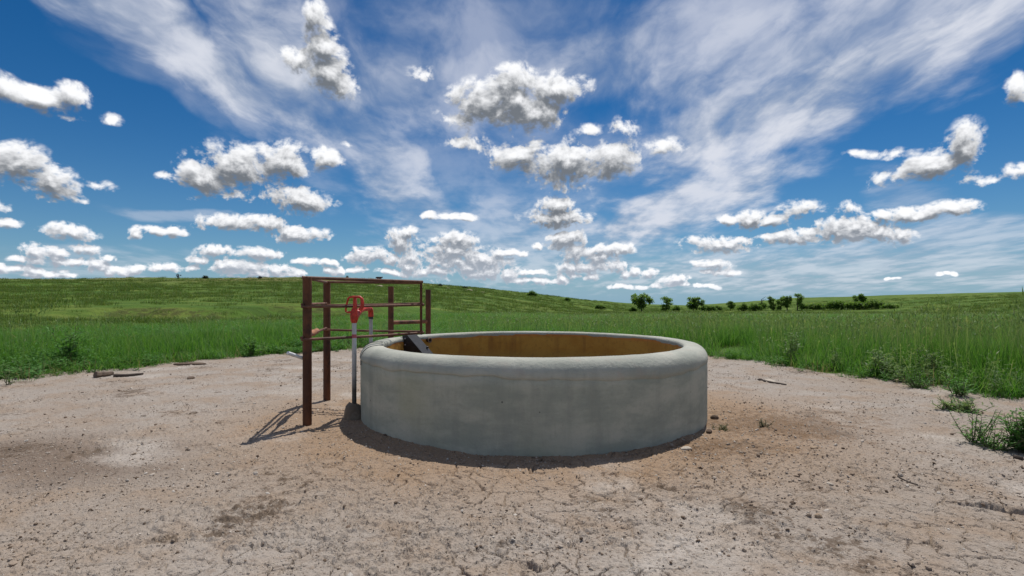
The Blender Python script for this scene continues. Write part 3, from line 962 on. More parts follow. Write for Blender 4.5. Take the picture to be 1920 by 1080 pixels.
# round pipe outlet through the wall
OUT = Vector((-0.860, 5.752, 0.553))
onorm = (Vector((TANK.x, TANK.y, 0.553)) - OUT).normalized()
outl = empty('pipe_outlet', OUT)
tag(outl, 'round pipe outlet stub through the rusty inner wall of the tank', 'pipe outlet')
def torus(mb, c, nrm, Rm, rm, n=18, k=8):
    a = nrm.orthogonal().normalized(); b = nrm.cross(a)
    vs = []; fs = []
    for i in range(n):
        t = 2 * math.pi * i / n
        rad = a * math.cos(t) + b * math.sin(t)
        for j in range(k):
            s = 2 * math.pi * j / k
            vs.append(c + rad * (Rm + rm * math.cos(s)) + nrm * rm * math.sin(s))
    for i in range(n):
        for j in range(k):
            fs.append((i * k + j, ((i + 1) % n) * k + j, ((i + 1) % n) * k + (j + 1) % k, i * k + (j + 1) % k))
    mb.add(vs, fs)
mb = MB(); torus(mb, onorm * 0.012, onorm, 0.0225, 0.0065); mb.build('flange', rusty('outlet_rust', (0.16, 0.10, 0.07), (0.24, 0.16, 0.11)), outl)
m, N, o = material('pipe_bore'); principled(N, o, (0.02, 0.016, 0.012), 0.9)
mb = MB(); mb.tube([onorm * -0.02, onorm * 0.006], 0.021, 18); mb.build('bore', m, outl)

# ------------------------------------------------------------------ white plastic pipe sticking out behind the front post
wp = MB()
p0 = Vector((-1.612, 4.372, 0.508)); p1 = Vector((-1.705, 4.215, 0.578)); 
wp.tube([p0, p0.lerp(p1, 0.9), p0.lerp(p1, 0.97), p1], [0.0125, 0.0150, 0.0150, 0.011], 14)
o_ = wp.build('plastic_pipe', M_WHITE)
tag(o_, 'white plastic pipe end poking out from behind the front rusty post', 'pipe')

# ------------------------------------------------------------------ vegetation
rng = np.random.default_rng(11)
def leafy(name, cols, trans=0.45, rough=0.6, tip=None, dry=None):
    """thin leaves: light passes through; colour varies per plant and along the blade (attribute 'h')"""
    m, N, o = material(name)
    info = N.new('ShaderNodeObjectInfo')
    r = info.outputs['Random']
    at = N.new('ShaderNodeAttribute', attribute_name='h')
    h = at.outputs['Fac']
    tn = N.new('ShaderNodeAttribute', attribute_name='tone').outputs['Fac']
    k = N.m('FRACT', N.m('ADD', tn, N.m('MULTIPLY', r, 0.37)))
    c = N.mix(N.ramp(k, 0.1, 0.6), cols[0], cols[1])
    c = N.mix(N.ramp(k, 0.72, 0.95), c, cols[2])
    pn = N.noise(world_co(N), 0.45, 3, 0.6)
    c = N.mix(N.ramp(pn, 0.40, 0.66, 0, 0.55), c, cols[3])
    if tip:
        c = N.mix(N.ramp(h, 0.55, 1.0, 0, 0.75), c, tip)
    if dry:
        c = N.mix(N.ramp(h, 0.22, 0.0, 0, 0.7), c, dry)
    b = N.new('ShaderNodeBsdfPrincipled')
    N.put(b.inputs['Base Color'], c); b.inputs['Roughness'].default_value = rough; b.inputs['Specular IOR Level'].default_value = 0.25
    t = N.new('ShaderNodeBsdfTranslucent'); N.put(t.inputs[0], N.mix(1.0, c, (1.25, 1.2, 0.7), 'MULTIPLY'))
    mx = N.new('ShaderNodeMixShader'); mx.inputs[0].default_value = trans
    N.t.links.new(b.outputs[0], mx.inputs[1]); N.t.links.new(t.outputs[0], mx.inputs[2])
    N.t.links.new(mx.outputs[0], o.inputs[0])
    return m
M_GRASS = leafy('tall_grass_blades', [(0.040, 0.140, 0.022), (0.086, 0.235, 0.030), (0.165, 0.295, 0.080), (0.084, 0.215, 0.030)], 0.52, tip=(0.115, 0.215, 0.055), dry=(0.120, 0.110, 0.045))
M_HEAD = leafy('grass_seed_heads', [(0.15, 0.24, 0.08), (0.20, 0.29, 0.11), (0.28, 0.33, 0.16), (0.18, 0.27, 0.09)], 0.4)
M_WEED = leafy('broad_leaves', [(0.055, 0.170, 0.032), (0.092, 0.240, 0.046), (0.150, 0.285, 0.085), (0.095, 0.235, 0.046)], 0.38)
M_SILV = leafy('silvery_leaves', [(0.130, 0.220, 0.090), (0.180, 0.270, 0.125), (0.250, 0.330, 0.180), (0.15, 0.24, 0.10)], 0.5)
M_SHORT = leafy('short_grass_blades', [(0.064, 0.130, 0.022), (0.090, 0.158, 0.028), (0.170, 0.180, 0.058), (0.085, 0.135, 0.026)], 0.40)
M_DRYL = leafy('dusty_leaves', [(0.12, 0.125, 0.06), (0.16, 0.15, 0.08), (0.2, 0.18, 0.10), (0.13, 0.13, 0.06)], 0.3)
M_STRAW = leafy('dead_straw', [(0.24, 0.20, 0.11), (0.32, 0.27, 0.15), (0.38, 0.33, 0.20), (0.20, 0.19, 0.09)], 0.3)
M_STEM = plain('green_stem', (0.085, 0.10, 0.040), 0.7)
M_BARK = plain('dark_bark', (0.060, 0.046, 0.035), 0.9)
M_TREE = leafy('tree_leaves', [(0.085, 0.175, 0.036), (0.130, 0.240, 0.050), (0.200, 0.300, 0.084), (0.110, 0.200, 0.044)], 0.52)
M_DARKT = leafy('juniper_leaves', [(0.012, 0.028, 0.010), (0.020, 0.038, 0.012), (0.030, 0.050, 0.016), (0.018, 0.034, 0.012)], 0.2)

def leaf_mesh(name, V, F, H, T):
    me = mesh(name, V, F)
    for nm, dat in (('h', H), ('tone', T)):
        a = me.attributes.new(nm, 'FLOAT', 'POINT'); a.data.foreach_set('value', np.asarray(dat, np.float32))
    return me

def blade(V, F, H, T, base, az, length, width, lean, curl, tone, segs=3):
    """a grass blade that bends over"""
    k0 = len(V)
    d = np.array([math.cos(az), math.sin(az), 0]); s = np.array([-math.sin(az), math.cos(az), 0])
    p = np.array(base, float); ang = lean
    for i in range(segs + 1):
        t = i / segs
        w = width * (1 - t ** 1.6) * (0.75 + 0.5 * min(t * 3, 1) * (1 - t))
        if i == segs:
            V.append(tuple(p)); H.append(1.0); T.append(tone)
        else:
            V.append(tuple(p - s * w / 2)); V.append(tuple(p + s * w / 2)); H += [t, t]; T += [tone, tone]
        step = length / segs
        p = p + step * (d * math.sin(ang) + np.array([0, 0, 1]) * math.cos(ang))
        ang += curl / segs
    for i in range(segs - 1):
        a = k0 + 2 * i
        F.append((a, a + 1, a + 3, a + 2))
    a = k0 + 2 * (segs - 1)
    F.append((a, a + 1, a + 2))

def grass_clump(seed, n, rad, hmin, hmax, width, heads=0, segs=3, leanmax=0.5):
    r = random.Random(seed)
    V, F, H, T = [], [], [], []
    for i in range(n):
        q = rad * math.sqrt(r.random()); a = r.uniform(0, 6.283)
        blade(V, F, H, T, (q * math.cos(a), q * math.sin(a), -0.03), r.uniform(0, 6.283), r.uniform(hmin, hmax), width * r.uniform(0.6, 1.3), r.uniform(0, leanmax * 0.5), r.uniform(0.1, leanmax * 2.2), r.random(), segs)
    nb = len(F)
    for i in range(heads):
        q = rad * math.sqrt(r.random()); a = r.uniform(0, 6.283); az_ = r.uniform(0, 6.283)
        L = r.uniform(hmax * 1.0, hmax * 1.30)
        b = np.array((q * math.cos(a), q * math.sin(a), -0.03)); ln = r.uniform(0.05, 0.28)
        tip = b + L * np.array((math.cos(az_) * math.sin(ln), math.sin(az_) * math.sin(ln), math.cos(ln)))
        s = np.array((-math.sin(az_), math.cos(az_), 0)); w = 0.0022
        k = len(V); V += [tuple(b - s * w), tuple(b + s * w), tuple(tip + s * w), tuple(tip - s * w)]; H += [0.5] * 4; T += [r.random()] * 4
        F.append((k, k + 1, k + 2, k + 3))
        # the head: two crossed spindles, nodding
        hd = (tip - b) / L; tn = r.random()
        nod = np.array((math.cos(az_), math.sin(az_), -0.2)) * r.uniform(0.1, 0.7)
        for sv in (s, np.cross(hd, s)):
            k = len(V); hl = r.uniform(0.07, 0.13); hw = 0.0075
            m1 = tip + (hd + nod * 0.3) * hl * 0.4; m2 = tip + (hd + nod) * hl
            V += [tuple(tip), tuple(m1 - sv * hw), tuple(m2), tuple(m1 + sv * hw)]; H += [1] * 4; T += [tn] * 4
            F.append((k, k + 1, k + 2, k + 3))
    me = leaf_mesh('clump', V, F, H, T)
    me.materials.append(M_GRASS); me.materials.append(M_HEAD)
    if heads:
        mi = np.zeros(len(F), np.int32); mi[nb:] = 1
        me.polygons.foreach_set('material_index', mi)
    return me

def leaf(V, F, H, T, base, direc, up, length, width, tone, fold=0.25):
    """a pointed leaf folded along its midrib: 4 triangles"""
    d = Vector(direc).normalized(); s = d.cross(Vector(up))
    if s.length < 1e-4:
        s = d.orthogonal()
    s.normalize(); n = s.cross(d)
    b = Vector(base)
    m_ = b + d * length * 0.45
    tip = b + d * length - n * length * 0.12
    l_ = m_ - s * width * 0.5 + n * width * fold
    r_ = m_ + s * width * 0.5 + n * width * fold
    k = len(V)
    V += [tuple(b), tuple(l_), tuple(m_), tuple(r_), tuple(tip)]
    H += [0, .6, .5, .6, 1]; T += [tone] * 5
    F += [(k, k + 2, k + 1), (k, k + 3, k + 2), (k + 1, k + 2, k + 4), (k + 2, k + 3, k + 4)]

def weed_data(seed, height, spread, stems, leaf_len, leaf_w, lean=0.5, per=14, droop=0.2, hang=0.0):
    r = random.Random(seed)
    V, F, H, T = [], [], [], []
    sb = MB()
    for i in range(stems):
        a = r.uniform(0, 6.283) if stems > 1 else r.uniform(0, 6.283)
        ln = r.uniform(0.0 if stems == 1 else lean * 0.35, lean)
        L = height * r.uniform(0.7, 1.08) / max(0.45, math.cos(ln))
        pts = []; p = Vector((r.uniform(-1, 1) * spread * 0.12, r.uniform(-1, 1) * spread * 0.12, -0.02)); ang = ln
        n = 6
        for k in range(n + 1):
            pts.append(p.copy())
            p = p + Vector((math.cos(a) * math.sin(ang), math.sin(a) * math.sin(ang), math.cos(ang))) * (L / n)
            ang = max(-0.1, ang - 0.07 + hang); a += r.uniform(-0.15, 0.15)
        sb.tube(pts, [0.0045 * (1 - 0.75 * k / n) for k in range(n + 1)], 5)
        for j in range(per):
            t = 0.10 + 0.90 * (j + r.random() * 0.7) / per
            x = min(t, 0.999) * n; k = int(x); q = pts[k].lerp(pts[k + 1], x - k)
            az_ = j * 2.4 + r.uniform(-0.5, 0.5)
            el_ = r.uniform(0.1, 0.9) - droop
            dv = Vector((math.cos(az_) * math.cos(el_), math.sin(az_) * math.cos(el_), math.sin(el_)))
            sc = (1.0 - 0.55 * t) * r.uniform(0.7, 1.2)
            # a side twig with several leaves
            if r.random() < 0.45:
                e = q + dv * leaf_len * 1.3 * sc
                sb.tube([q, e], [0.002, 0.001], 4)
                for z in range(4):
                    w_ = q.lerp(e, (z + 1) / 4)
                    dd = (dv + Vector((r.uniform(-1, 1), r.uniform(-1, 1), r.uniform(-0.4, 0.9))) * 0.8)
                    leaf(V, F, H, T, w_, dd, (0, 0, 1), leaf_len * sc * 0.75, leaf_w * sc * 0.8, r.random())
            else:
                leaf(V, F, H, T, q, dv, (0, 0, 1), leaf_len * sc, leaf_w * sc, r.random())
    return V, F, H, T, sb

def weed_thing(name, at, seed, label, group, mat, **kw):
    root = empty(name, at)
    tag(root, label, 'plant', group)
    V, F, H, T, sb = weed_data(seed, **kw)
    link('foliage', leaf_mesh('foliage', V, F, H, T), mat, root)
    sb.build('stem', M_STEM, root)
    return root

# -- scattered clumps: one GN object per kind of ground cover --------------------
def scatter(name, kind_meshes, pts, rot, scl, idx, label=None):
    src = bpy.data.collections.new(name + '_pieces')
    for i, me_ in enumerate(kind_meshes):
        src.objects.link(bpy.data.objects.new('%s_piece_%02d' % (name, i), me_))
    me = bpy.data.meshes.new(name)
    me.vertices.add(len(pts)); me.vertices.foreach_set('co', np.asarray(pts, np.float32).ravel())
    for nm, ty, dat in (('rot', 'FLOAT_VECTOR', np.asarray(rot, np.float32)), ('scl', 'FLOAT_VECTOR', np.asarray(scl, np.float32)), ('idx', 'INT', np.asarray(idx, np.int32))):
        a = me.attributes.new(nm, ty, 'POINT')
        a.data.foreach_set('vector' if ty == 'FLOAT_VECTOR' else 'value', dat.ravel())
    o = bpy.data.objects.new(name, me); C.objects.link(o)
    g = bpy.data.node_groups.new(name, 'GeometryNodeTree')
    g.interface.new_socket('Geometry', in_out='INPUT', socket_type='NodeSocketGeometry')
    g.interface.new_socket('Geometry', in_out='OUTPUT', socket_type='NodeSocketGeometry')
    nn_ = g.nodes.new; lk = g.links.new
    gi, go = nn_('NodeGroupInput'), nn_('NodeGroupOutput')
    ci_ = nn_('GeometryNodeCollectionInfo'); ci_.inputs['Collection'].default_value = src
    ci_.inputs['Separate Children'].default_value = True; ci_.inputs['Reset Children'].default_value = True
    ip = nn_('GeometryNodeInstanceOnPoints'); ip.inputs['Pick Instance'].default_value = True
    def attr(nm, ty):
        n = nn_('GeometryNodeInputNamedAttribute'); n.data_type = ty; n.inputs['Name'].default_value = nm
        return n.outputs['Attribute']
    lk(gi.outputs[0], ip.inputs['Points']); lk(ci_.outputs[0], ip.inputs['Instance'])
    lk(attr('idx', 'INT'), ip.inputs['Instance Index'])
    e2r = nn_('FunctionNodeEulerToRotation'); lk(attr('rot', 'FLOAT_VECTOR'), e2r.inputs[0]); lk(e2r.outputs[0], ip.inputs['Rotation'])
    lk(attr('scl', 'FLOAT_VECTOR'), ip.inputs['Scale'])
    lk(ip.outputs[0], go.inputs[0])
    md = o.modifiers.new('scatter', 'NODES'); md.node_group = g
    tag(o, kind='stuff')
    return o

def polar_points(n, r0, r1, power, half):
    """random points in a sector, density falling with distance"""
    u = rng.random(n)
    k = 2 - power
    r = (r0 ** k + u * (r1 ** k - r0 ** k)) ** (1 / k)
    a = (rng.random(n) * 2 - 1) * half
    return r * np.sin(a), r * np.cos(a), r, a

KINDS = [grass_clump(100 + i, 46, 0.20, 0.34, 0.66, 0.0085) for i in range(5)]
KINDS += [grass_clump(200 + i, 34, 0.20, 0.34, 0.66, 0.0085, heads=7) for i in range(4)]
def weed_clump(seed):
    V, F, H, T, sb = weed_data(seed, height=0.42, spread=0.25, stems=7, leaf_len=0.10, leaf_w=0.040, lean=0.7, per=12)
    me_ = leaf_mesh('weed_clump', V, F, H, T); me_.materials.append(M_WEED); return me_
KINDS += [weed_clump(300 + i) for i in range(3)]
def pale_weed(seed):
    V, F, H, T, sb = weed_data(seed, height=0.40, spread=0.2, stems=5, leaf_len=0.085, leaf_w=0.026, lean=0.55, per=15)
    me_ = leaf_mesh('pale_weed', V, F, H, T); me_.materials.append(M_SILV); return me_
KINDS += [pale_weed(320 + i) for i in range(3)]
x, y, r, a = polar_points(23000, 4.6, 75, 1.55, R(60))
deg = np.degrees(a)
d = pad_dist(x, y)
edge = sstep(0.05, -0.9, d)                       # shorter at the trampled edge
keep = d < -0.02 + 0.10 * rng.random(len(x))
# on the left the tall growth ends where the hill begins
lim = np.interp(deg, [-60, -43, -30, -22, -10, 0, 8, 15], [19, 19, 21, 25, 30, 44, 62, 90]) * (0.82 + 0.36 * fbm(x / 5, y / 5, 3, 91))
keep &= r < lim
keep &= fbm(x / 2.2, y / 2.2, 3, 95) + rng.random(len(x)) * 0.5 > 0.50
x, y, r, deg, edge = x[keep], y[keep], r[keep], deg[keep], edge[keep]
z = terrain(x, y, False)
n = len(x)
hgt = 0.44 + 0.62 * fbm(x / 3.0, y / 3.0, 3, 97)
hgt *= np.interp(r, [6, 11, 18, 30, 60], [1.08, 0.92, 0.74, 0.60, 0.55])
hgt *= np.interp(deg, [-45, -30, -15, 0, 20, 45], [1.18, 1.05, 0.88, 0.86, 0.95, 1.10])
hgt *= np.where(deg < -8, np.interp(r, [13, 22], [1.0, 0.62]), 1.0)
hgt *= 0.40 + 0.60 * edge
wide = np.clip((r / 11.0), 0.8, 6) ** 0.55
scl = np.stack([wide * rng.uniform(0.85, 1.2, n), wide * rng.uniform(0.85, 1.2, n), hgt * rng.uniform(0.8, 1.2, n)], -1)
rot = np.stack([rng.normal(0, 0.08, n), rng.normal(0, 0.08, n), rng.uniform(0, 6.283, n)], -1)
pw = fbm(x / 2.6, y / 2.6, 3, 99)
headp = np.interp(deg, [-45, -20, 0, 15, 45], [0.05, 0.12, 0.35, 0.5, 0.5]) * np.clip(edge, 0.2, 1) * np.interp(r, [10, 24], [1.0, 0.35])
weedp = np.where(deg < -18, 0.46, np.where(deg < 0, 0.30, 0.14)) * sstep(0.42, 0.60, pw) * 1.5 * (r < 20)
u = rng.random(n)
idx = np.where(u < weedp, 9 + rng.integers(0, 3, n), np.where(u < weedp + headp, 5 + rng.integers(0, 4, n), rng.integers(0, 5, n)))
palep = np.where(deg > 5, 0.42, 0.08) * sstep(0.95, 0.35, edge) * sstep(0.40, 0.55, fbm(x / 1.3, y / 1.3, 3, 103))
idx = np.where(rng.random(n) < palep, 12 + rng.integers(0, 3, n), idx)
scl[:, 2] *= np.where(idx >= 12, 1.5, 1.0)
scatter('tall_grass', KINDS, np.stack([x, y, z], -1), rot, scl, idx)

# low fringe of small weeds along the trampled edge
SMALL = []
for i in range(4):
    V, F, H, T, sb = weed_data(400 + i, height=0.10, spread=0.12, stems=6, leaf_len=0.045, leaf_w=0.018, lean=1.0, per=7)
    me_ = leaf_mesh('edge_weed', V, F, H, T); me_.materials.append(M_WEED); SMALL.append(me_)
for i in range(3):
    SMALL.append(grass_clump(450 + i, 22, 0.08, 0.06, 0.17, 0.005, segs=2, leanmax=0.9))
for i in range(2):
    g_ = grass_clump(470 + i, 16, 0.12, 0.08, 0.26, 0.005, segs=2, leanmax=1.3); g_.materials[0] = M_STRAW; SMALL.append(g_)
x, y, r, a = polar_points(16000, 4.0, 14, 1.0, R(60))
d = pad_dist(x, y)
keep = (d < 0.55) & (d > -0.75) & (rng.random(len(x)) < sstep(0.55, -0.15, d) ** 1.6 * 0.9)
x, y = x[keep], y[keep]; n = len(x)
z = np.maximum(terrain(x, y), dirt_height(x, y))
s = rng.uniform(0.5, 1.35, n)
scatter('edge_weeds', SMALL, np.stack([x, y, z], -1), np.stack([rng.normal(0, .1, n), rng.normal(0, .1, n), rng.uniform(0, 6.28, n)], -1), np.stack([s] * 3, -1), rng.integers(0, len(SMALL), n))

# short tufts over the hillsides
TUFT = []
for i in range(4):
    g_ = grass_clump(500 + i, 40, 0.42, 0.10, 0.30, 0.022, segs=2, leanmax=0.9); g_.materials[0] = M_SHORT; TUFT.append(g_)
x, y, r, a = polar_points(30000, 17, 330, 1.25, R(58))
deg = np.degrees(a)
lim0 = np.interp(deg, [-60, -30, -10, 0, 8, 15], [15, 17, 25, 36, 50, 62])
keep = (r > lim0) & (fbm(x / 12, y / 12, 3, 111) + rng.random(len(x)) * 0.5 > 0.62)
keep &= (terrain(x, y, False) < 5.0) | (rng.random(len(x)) < 0.45)
keep &= ~((np.abs(r - bank_r(deg)) < 3.2) & (np.abs(deg + 24) < 17) & (rng.random(len(x)) < 0.85))
x, y, r = x[keep], y[keep], r[keep]; n = len(x)
s = np.clip(r / 40, 0.7, 3.2) ** 0.6 * rng.uniform(0.6, 1.4, n)
scatter('hill_grass', TUFT, np.stack([x, y, terrain(x, y, False)], -1), np.stack([np.zeros(n), np.zeros(n), rng.uniform(0, 6.28, n)], -1), np.stack([s, s, s * rng.uniform(0.7, 1.3, n)], -1), rng.integers(0, 4, n))

# gravel and crumbs of dry soil on the bare ground
def rock_mesh(seed, mat):
    bm = bmesh.new(); bmesh.ops.create_icosphere(bm, subdivisions=1, radius=1.0)
    r = random.Random(seed)
    ax = Vector((r.uniform(0.8, 1.3), r.uniform(0.6, 1.0), r.uniform(0.45, 0.75)))
    for v in bm.verts:
        k = 1 + r.uniform(-0.22, 0.22)
        v.co = Vector((v.co.x * ax.x * k, v.co.y * ax.y * k, v.co.z * ax.z * k))
    me_ = bpy.data.meshes.new('grain'); bm.to_mesh(me_); bm.free()
    me_.materials.append(mat)
    return me_
def stone_mat(name, cols):
    m, N, o = material(name)
    r = N.new('ShaderNodeObjectInfo').outputs['Random']
    c = N.mix(N.ramp(r, 0.0, 0.6), cols[0], cols[1]); c = N.mix(N.ramp(r, 0.7, 1.0), c, cols[2])
    n_ = N.noise(obj_co(N), 3, 3, 0.6)
    c = N.mix(N.ramp(n_, 0.4, 0.7, 0, 0.4), c, tuple(0.6 * q for q in cols[1]))
    principled(N, o, c, 0.9, 0, 0.2)
    return m
M_STONE = stone_mat('pale_grit', [(0.30, 0.235, 0.18), (0.38, 0.32, 0.265), (0.55, 0.50, 0.44)])
M_CRUMB = stone_mat('soil_crumbs', [(0.15, 0.108, 0.076), (0.21, 0.155, 0.115), (0.085, 0.058, 0.040)])
GR = [rock_mesh(600 + i, M_STONE) for i in range(5)] + [rock_mesh(620 + i, M_CRUMB) for i in range(5)]
x, y, r, a = polar_points(70000, 1.7, 11.5, 1.05, R(58))
d = pad_dist(x, y); rt = np.hypot(x - TANK.x, y - TANK.y)
cl = fbm(x * 1.6, y * 1.6, 3, 47)
patch = np.exp(-(((x + 3.05) / 1.1) ** 2 + ((y - 3.35) / 0.7) ** 2)) + 0.8 * np.exp(-(((x - 2.1) / 0.7) ** 2 + ((y - 4.2) / 0.6) ** 2)) + 0.6 * np.exp(-((rt - TR) / 0.35) ** 2)
keep = (d > 0.0) & (rt > TR + 0.015) & (rng.random(len(x)) < 0.16 + 0.75 * sstep(0.45, 0.66, cl) + 0.7 * patch)
x, y, r, patch = x[keep], y[keep], r[keep], patch[keep]; n = len(x)
s = np.clip(rng.lognormal(math.log(0.0038), 0.48, n), 0.0018, 0.015)
dark = rng.random(n) < 0.42 - 0.2 * np.clip(patch, 0, 1)
scatter('gravel', GR, np.stack([x, y, dirt_height(x, y) + s * 0.2], -1), np.stack([rng.normal(0, .4, n), rng.normal(0, .4, n), rng.uniform(0, 6.28, n)], -1), np.stack([s * 1.15, s * 1.15, s], -1), np.where(dark, 5, 0) + rng.integers(0, 5, n))

# ------------------------------------------------------------------ single stones, sticks and clods one can point to
def single_rock(name, cat, px, py, size, label, mat, seed, flatn=0.6, stretch=1.3):
    p = flat(px, py); p.z = dz(p.x, p.y)
    bm = bmesh.new(); bmesh.ops.create_icosphere(bm, subdivisions=3, radius=1.0)
    for v in bm.verts:
        c = v.co
        k = 1 + 0.55 * (float(fbm(np.array([c.x * 1.6 + seed]), np.array([c.y * 1.6 + c.z * 1.3]), 3, seed)[0]) - 0.5)
        v.co = Vector((c.x * size * stretch * k, c.y * size * 0.85 * k, c.z * size * flatn * k + size * flatn * 0.45))
    me_ = bpy.data.meshes.new(name); bm.to_mesh(me_); bm.free()
    o_ = link(name, me_, mat, None, p)
    o_.rotation_euler.z = seed * 1.3
    tag(o_, label, cat)
    return o_
def rockm(name, a, b):
    m, N, o = material(name)
    n_ = N.noise(obj_co(N), 60, 5, 0.65)
    principled(N, o, N.mix(N.ramp(n_, 0.35, 0.68), a, b), 0.92, 0, 0.2, n_, 0.006, 0.8)
    return m
M_PALE = rockm('pale_stone', (0.50, 0.45, 0.38), (0.36, 0.30, 0.24))
M_CLOD = rockm('dark_clod', (0.085, 0.060, 0.044), (0.15, 0.105, 0.075))
M_TAN = rockm('tan_stone', (0.36, 0.27, 0.19), (0.26, 0.19, 0.13))
single_rock('stone', 'stone', 1527, 841, 0.024, 'tan flat stone on the dirt right of the tank below the green weeds', M_TAN, 3, 0.45)
single_rock('stone', 'stone', 1286, 844, 0.026, 'pale stone lying in the dirt close to the right foot of the tank', M_PALE, 5, 0.5, 1.6)
single_rock('stone', 'stone', 1444, 716, 0.055, 'whitish flat stone on the dirt beside the long grass behind the tank', M_PALE, 6, 0.35, 1.7)
single_rock('stone', 'stone', 1742, 1021, 0.018, 'slim pale stone on the cracked dirt near the broken ledge', M_PALE, 8, 0.4, 1.8)
single_rock('stone', 'stone', 1556, 909, 0.014, 'small pinkish pale stone alone on smooth dirt in the middle right', M_PALE, 9, 0.5, 1.3)
single_rock('stone', 'stone', 1535, 974, 0.016, 'grey brown stone with a dark shadow on the cracked dirt before the tank', M_TAN, 10, 0.7, 1.1)
single_rock('clod', 'clod', 1340, 787, 0.030, 'dark reddish clod against the right side of the tank wall', M_CLOD, 12, 0.75, 1.1)
single_rock('clod', 'clod', 1330, 812, 0.026, 'dark flattened clod at the tank foot just in front of another clod', M_CLOD, 13, 0.5, 1.6)
single_rock('clod', 'clod', 722, 820, 0.012, 'small brown clod in the tank shadow near the hydrant footing', M_CLOD, 14, 0.6, 1.3)
single_rock('clod', 'clod', 1486, 947, 0.014, 'dark round clod on the pale dirt right of the tank shadow', M_CLOD, 15, 0.6, 1.3)
single_rock('clod', 'clod', 358, 711, 0.05, 'brown crumbly clod at the far left edge of the dirt near the grass', M_CLOD, 16, 0.35, 1.9)
single_rock('clod', 'clod', 357, 684, 0.10, 'low brown mound of soil in the dirt just before the grass, left of the posts', M_CLOD, 17, 0.25, 2.4)
def stick(px0, py0, px1, py1, rad, label, mat, bend=0.02, seed=1):
    a, b = flat(px0, py0), flat(px1, py1)
    r = random.Random(seed); pts = []
    sdv = (b - a).cross(Vector((0, 0, 1))).normalized()
    for k in range(9):
        t = k / 8; p = a.lerp(b, t) + sdv * (bend * math.sin(t * 3.1) + r.uniform(-.004, .004))
        p.z = dz(p.x, p.y) + rad * 0.75; pts.append(p - a)
    mb = MB(); mb.tube(pts, [rad * (1.1 - 0.5 * k / 8) for k in range(9)], 7)
    o_ = mb.build('stick', mat); o_.location = a
    tag(o_, label, 'stick')
M_WOOD = plain('weathered_wood', (0.16, 0.115, 0.085), 0.9, var=0.5)
M_GREYW = plain('dark_twig', (0.085, 0.065, 0.052), 0.9, var=0.4)
stick(178, 708, 212, 704, 0.040, 'thick short piece of dead brown wood on the dirt at the left', M_WOOD, 0.0, 2)
stick(214, 707, 268, 703, 0.022, 'long thin dark branch on the dirt beside the short dead wood', M_GREYW, 0.05, 3)
stick(1683, 892, 1722, 907, 0.0045, 'thin dark twig lying on pale dirt below the green weeds', M_GREYW, 0.02, 4)
stick(1422, 713, 1475, 722, 0.012, 'thin dark stick next to the whitish stone by the grass', M_GREYW, 0.03, 5)
stick(1902, 857, 1930, 861, 0.012, 'dark bent stick under the bright green bush at the edge', M_GREYW, 0.02, 6)

# ------------------------------------------------------------------ weeds standing at the edge of the grass
def at(px, py):
    p = flat(px, py); p.z = max(dz(p.x, p.y), float(terrain(np.array([p.x]), np.array([p.y]))[0])); return p
GW = 'weeds along the edge of the dirt'
weed_thing('silvery_weed', at(1646, 706), 21, 'tall silvery green leafy weed with drooping leaves in front of the grass wall', GW, M_SILV, height=0.36, spread=0.25, stems=6, leaf_len=0.105, leaf_w=0.032, lean=0.55, per=18)
weed_thing('silvery_weed', at(1738, 716), 22, 'bushy pale green weed of many stems just behind the low round tuft', GW, M_SILV, height=0.40, spread=0.3, stems=10, leaf_len=0.095, leaf_w=0.030, lean=0.55, per=22)
weed_thing('silvery_weed', at(1484, 682), 23, 'slim upright grey green weed rising from the grass edge beyond the tank', GW, M_SILV, height=0.52, spread=0.2, stems=7, leaf_len=0.095, leaf_w=0.036, lean=0.4, per=20)
weed_thing('silvery_weed', at(1560, 694), 24, 'short grey green weed on the grass edge between two taller weeds', GW, M_SILV, height=0.30, spread=0.25, stems=5, leaf_len=0.075, leaf_w=0.026, lean=0.6, per=14)
weed_thing('low_tuft', at(1722, 729), 25, 'low round bright green tuft standing alone on the dirt edge', GW, M_WEED, height=0.16, spread=0.35, stems=26, leaf_len=0.050, leaf_w=0.012, lean=1.0, per=10)
weed_thing('sprawling_weed', at(1822, 826), 26, 'open sprawling weed with dark thin stems on bare dirt', GW, M_WEED, height=0.26, spread=0.2, stems=6, leaf_len=0.048, leaf_w=0.017, lean=0.85, per=24)
weed_thing('sprawling_weed', at(1795, 772), 27, 'flat spreading weed with pale dusty leaves behind the open weed', GW, M_SILV, height=0.10, spread=0.5, stems=22, leaf_len=0.060, leaf_w=0.026, lean=1.25, per=12)
weed_thing('sprawling_weed', at(1862, 838), 28, 'low mat of dark green weed stems against the bright bush', GW, M_WEED, height=0.15, spread=0.4, stems=16, leaf_len=0.046, leaf_w=0.016, lean=1.2, per=12)
weed_thing('green_bush', at(1940, 846), 29, 'dense bright green leafy bush right behind the dark bent stick', GW, M_WEED, height=0.27, spread=0.5, stems=36, leaf_len=0.070, leaf_w=0.034, lean=0.62, per=18)
weed_thing('silvery_weed', at(20, 722), 30, 'small dry weed at the tip of the grass on the far left', GW, M_SILV, height=0.16, spread=0.2, stems=6, leaf_len=0.05, leaf_w=0.014, lean=0.7, per=9)
weed_thing('dusty_weed', at(1352, 806), 31, 'flat dusty green weed on the brown soil at the right foot of the tank', GW, M_DRYL, height=0.045, spread=0.3, stems=10, leaf_len=0.030, leaf_w=0.009, lean=1.3, per=10)
weed_thing('dusty_weed', at(1428, 800), 32, 'small dusty weed sprig on brown soil a step right of the tank', GW, M_DRYL, height=0.07, spread=0.2, stems=6, leaf_len=0.028, leaf_w=0.008, lean=1.0, per=9)
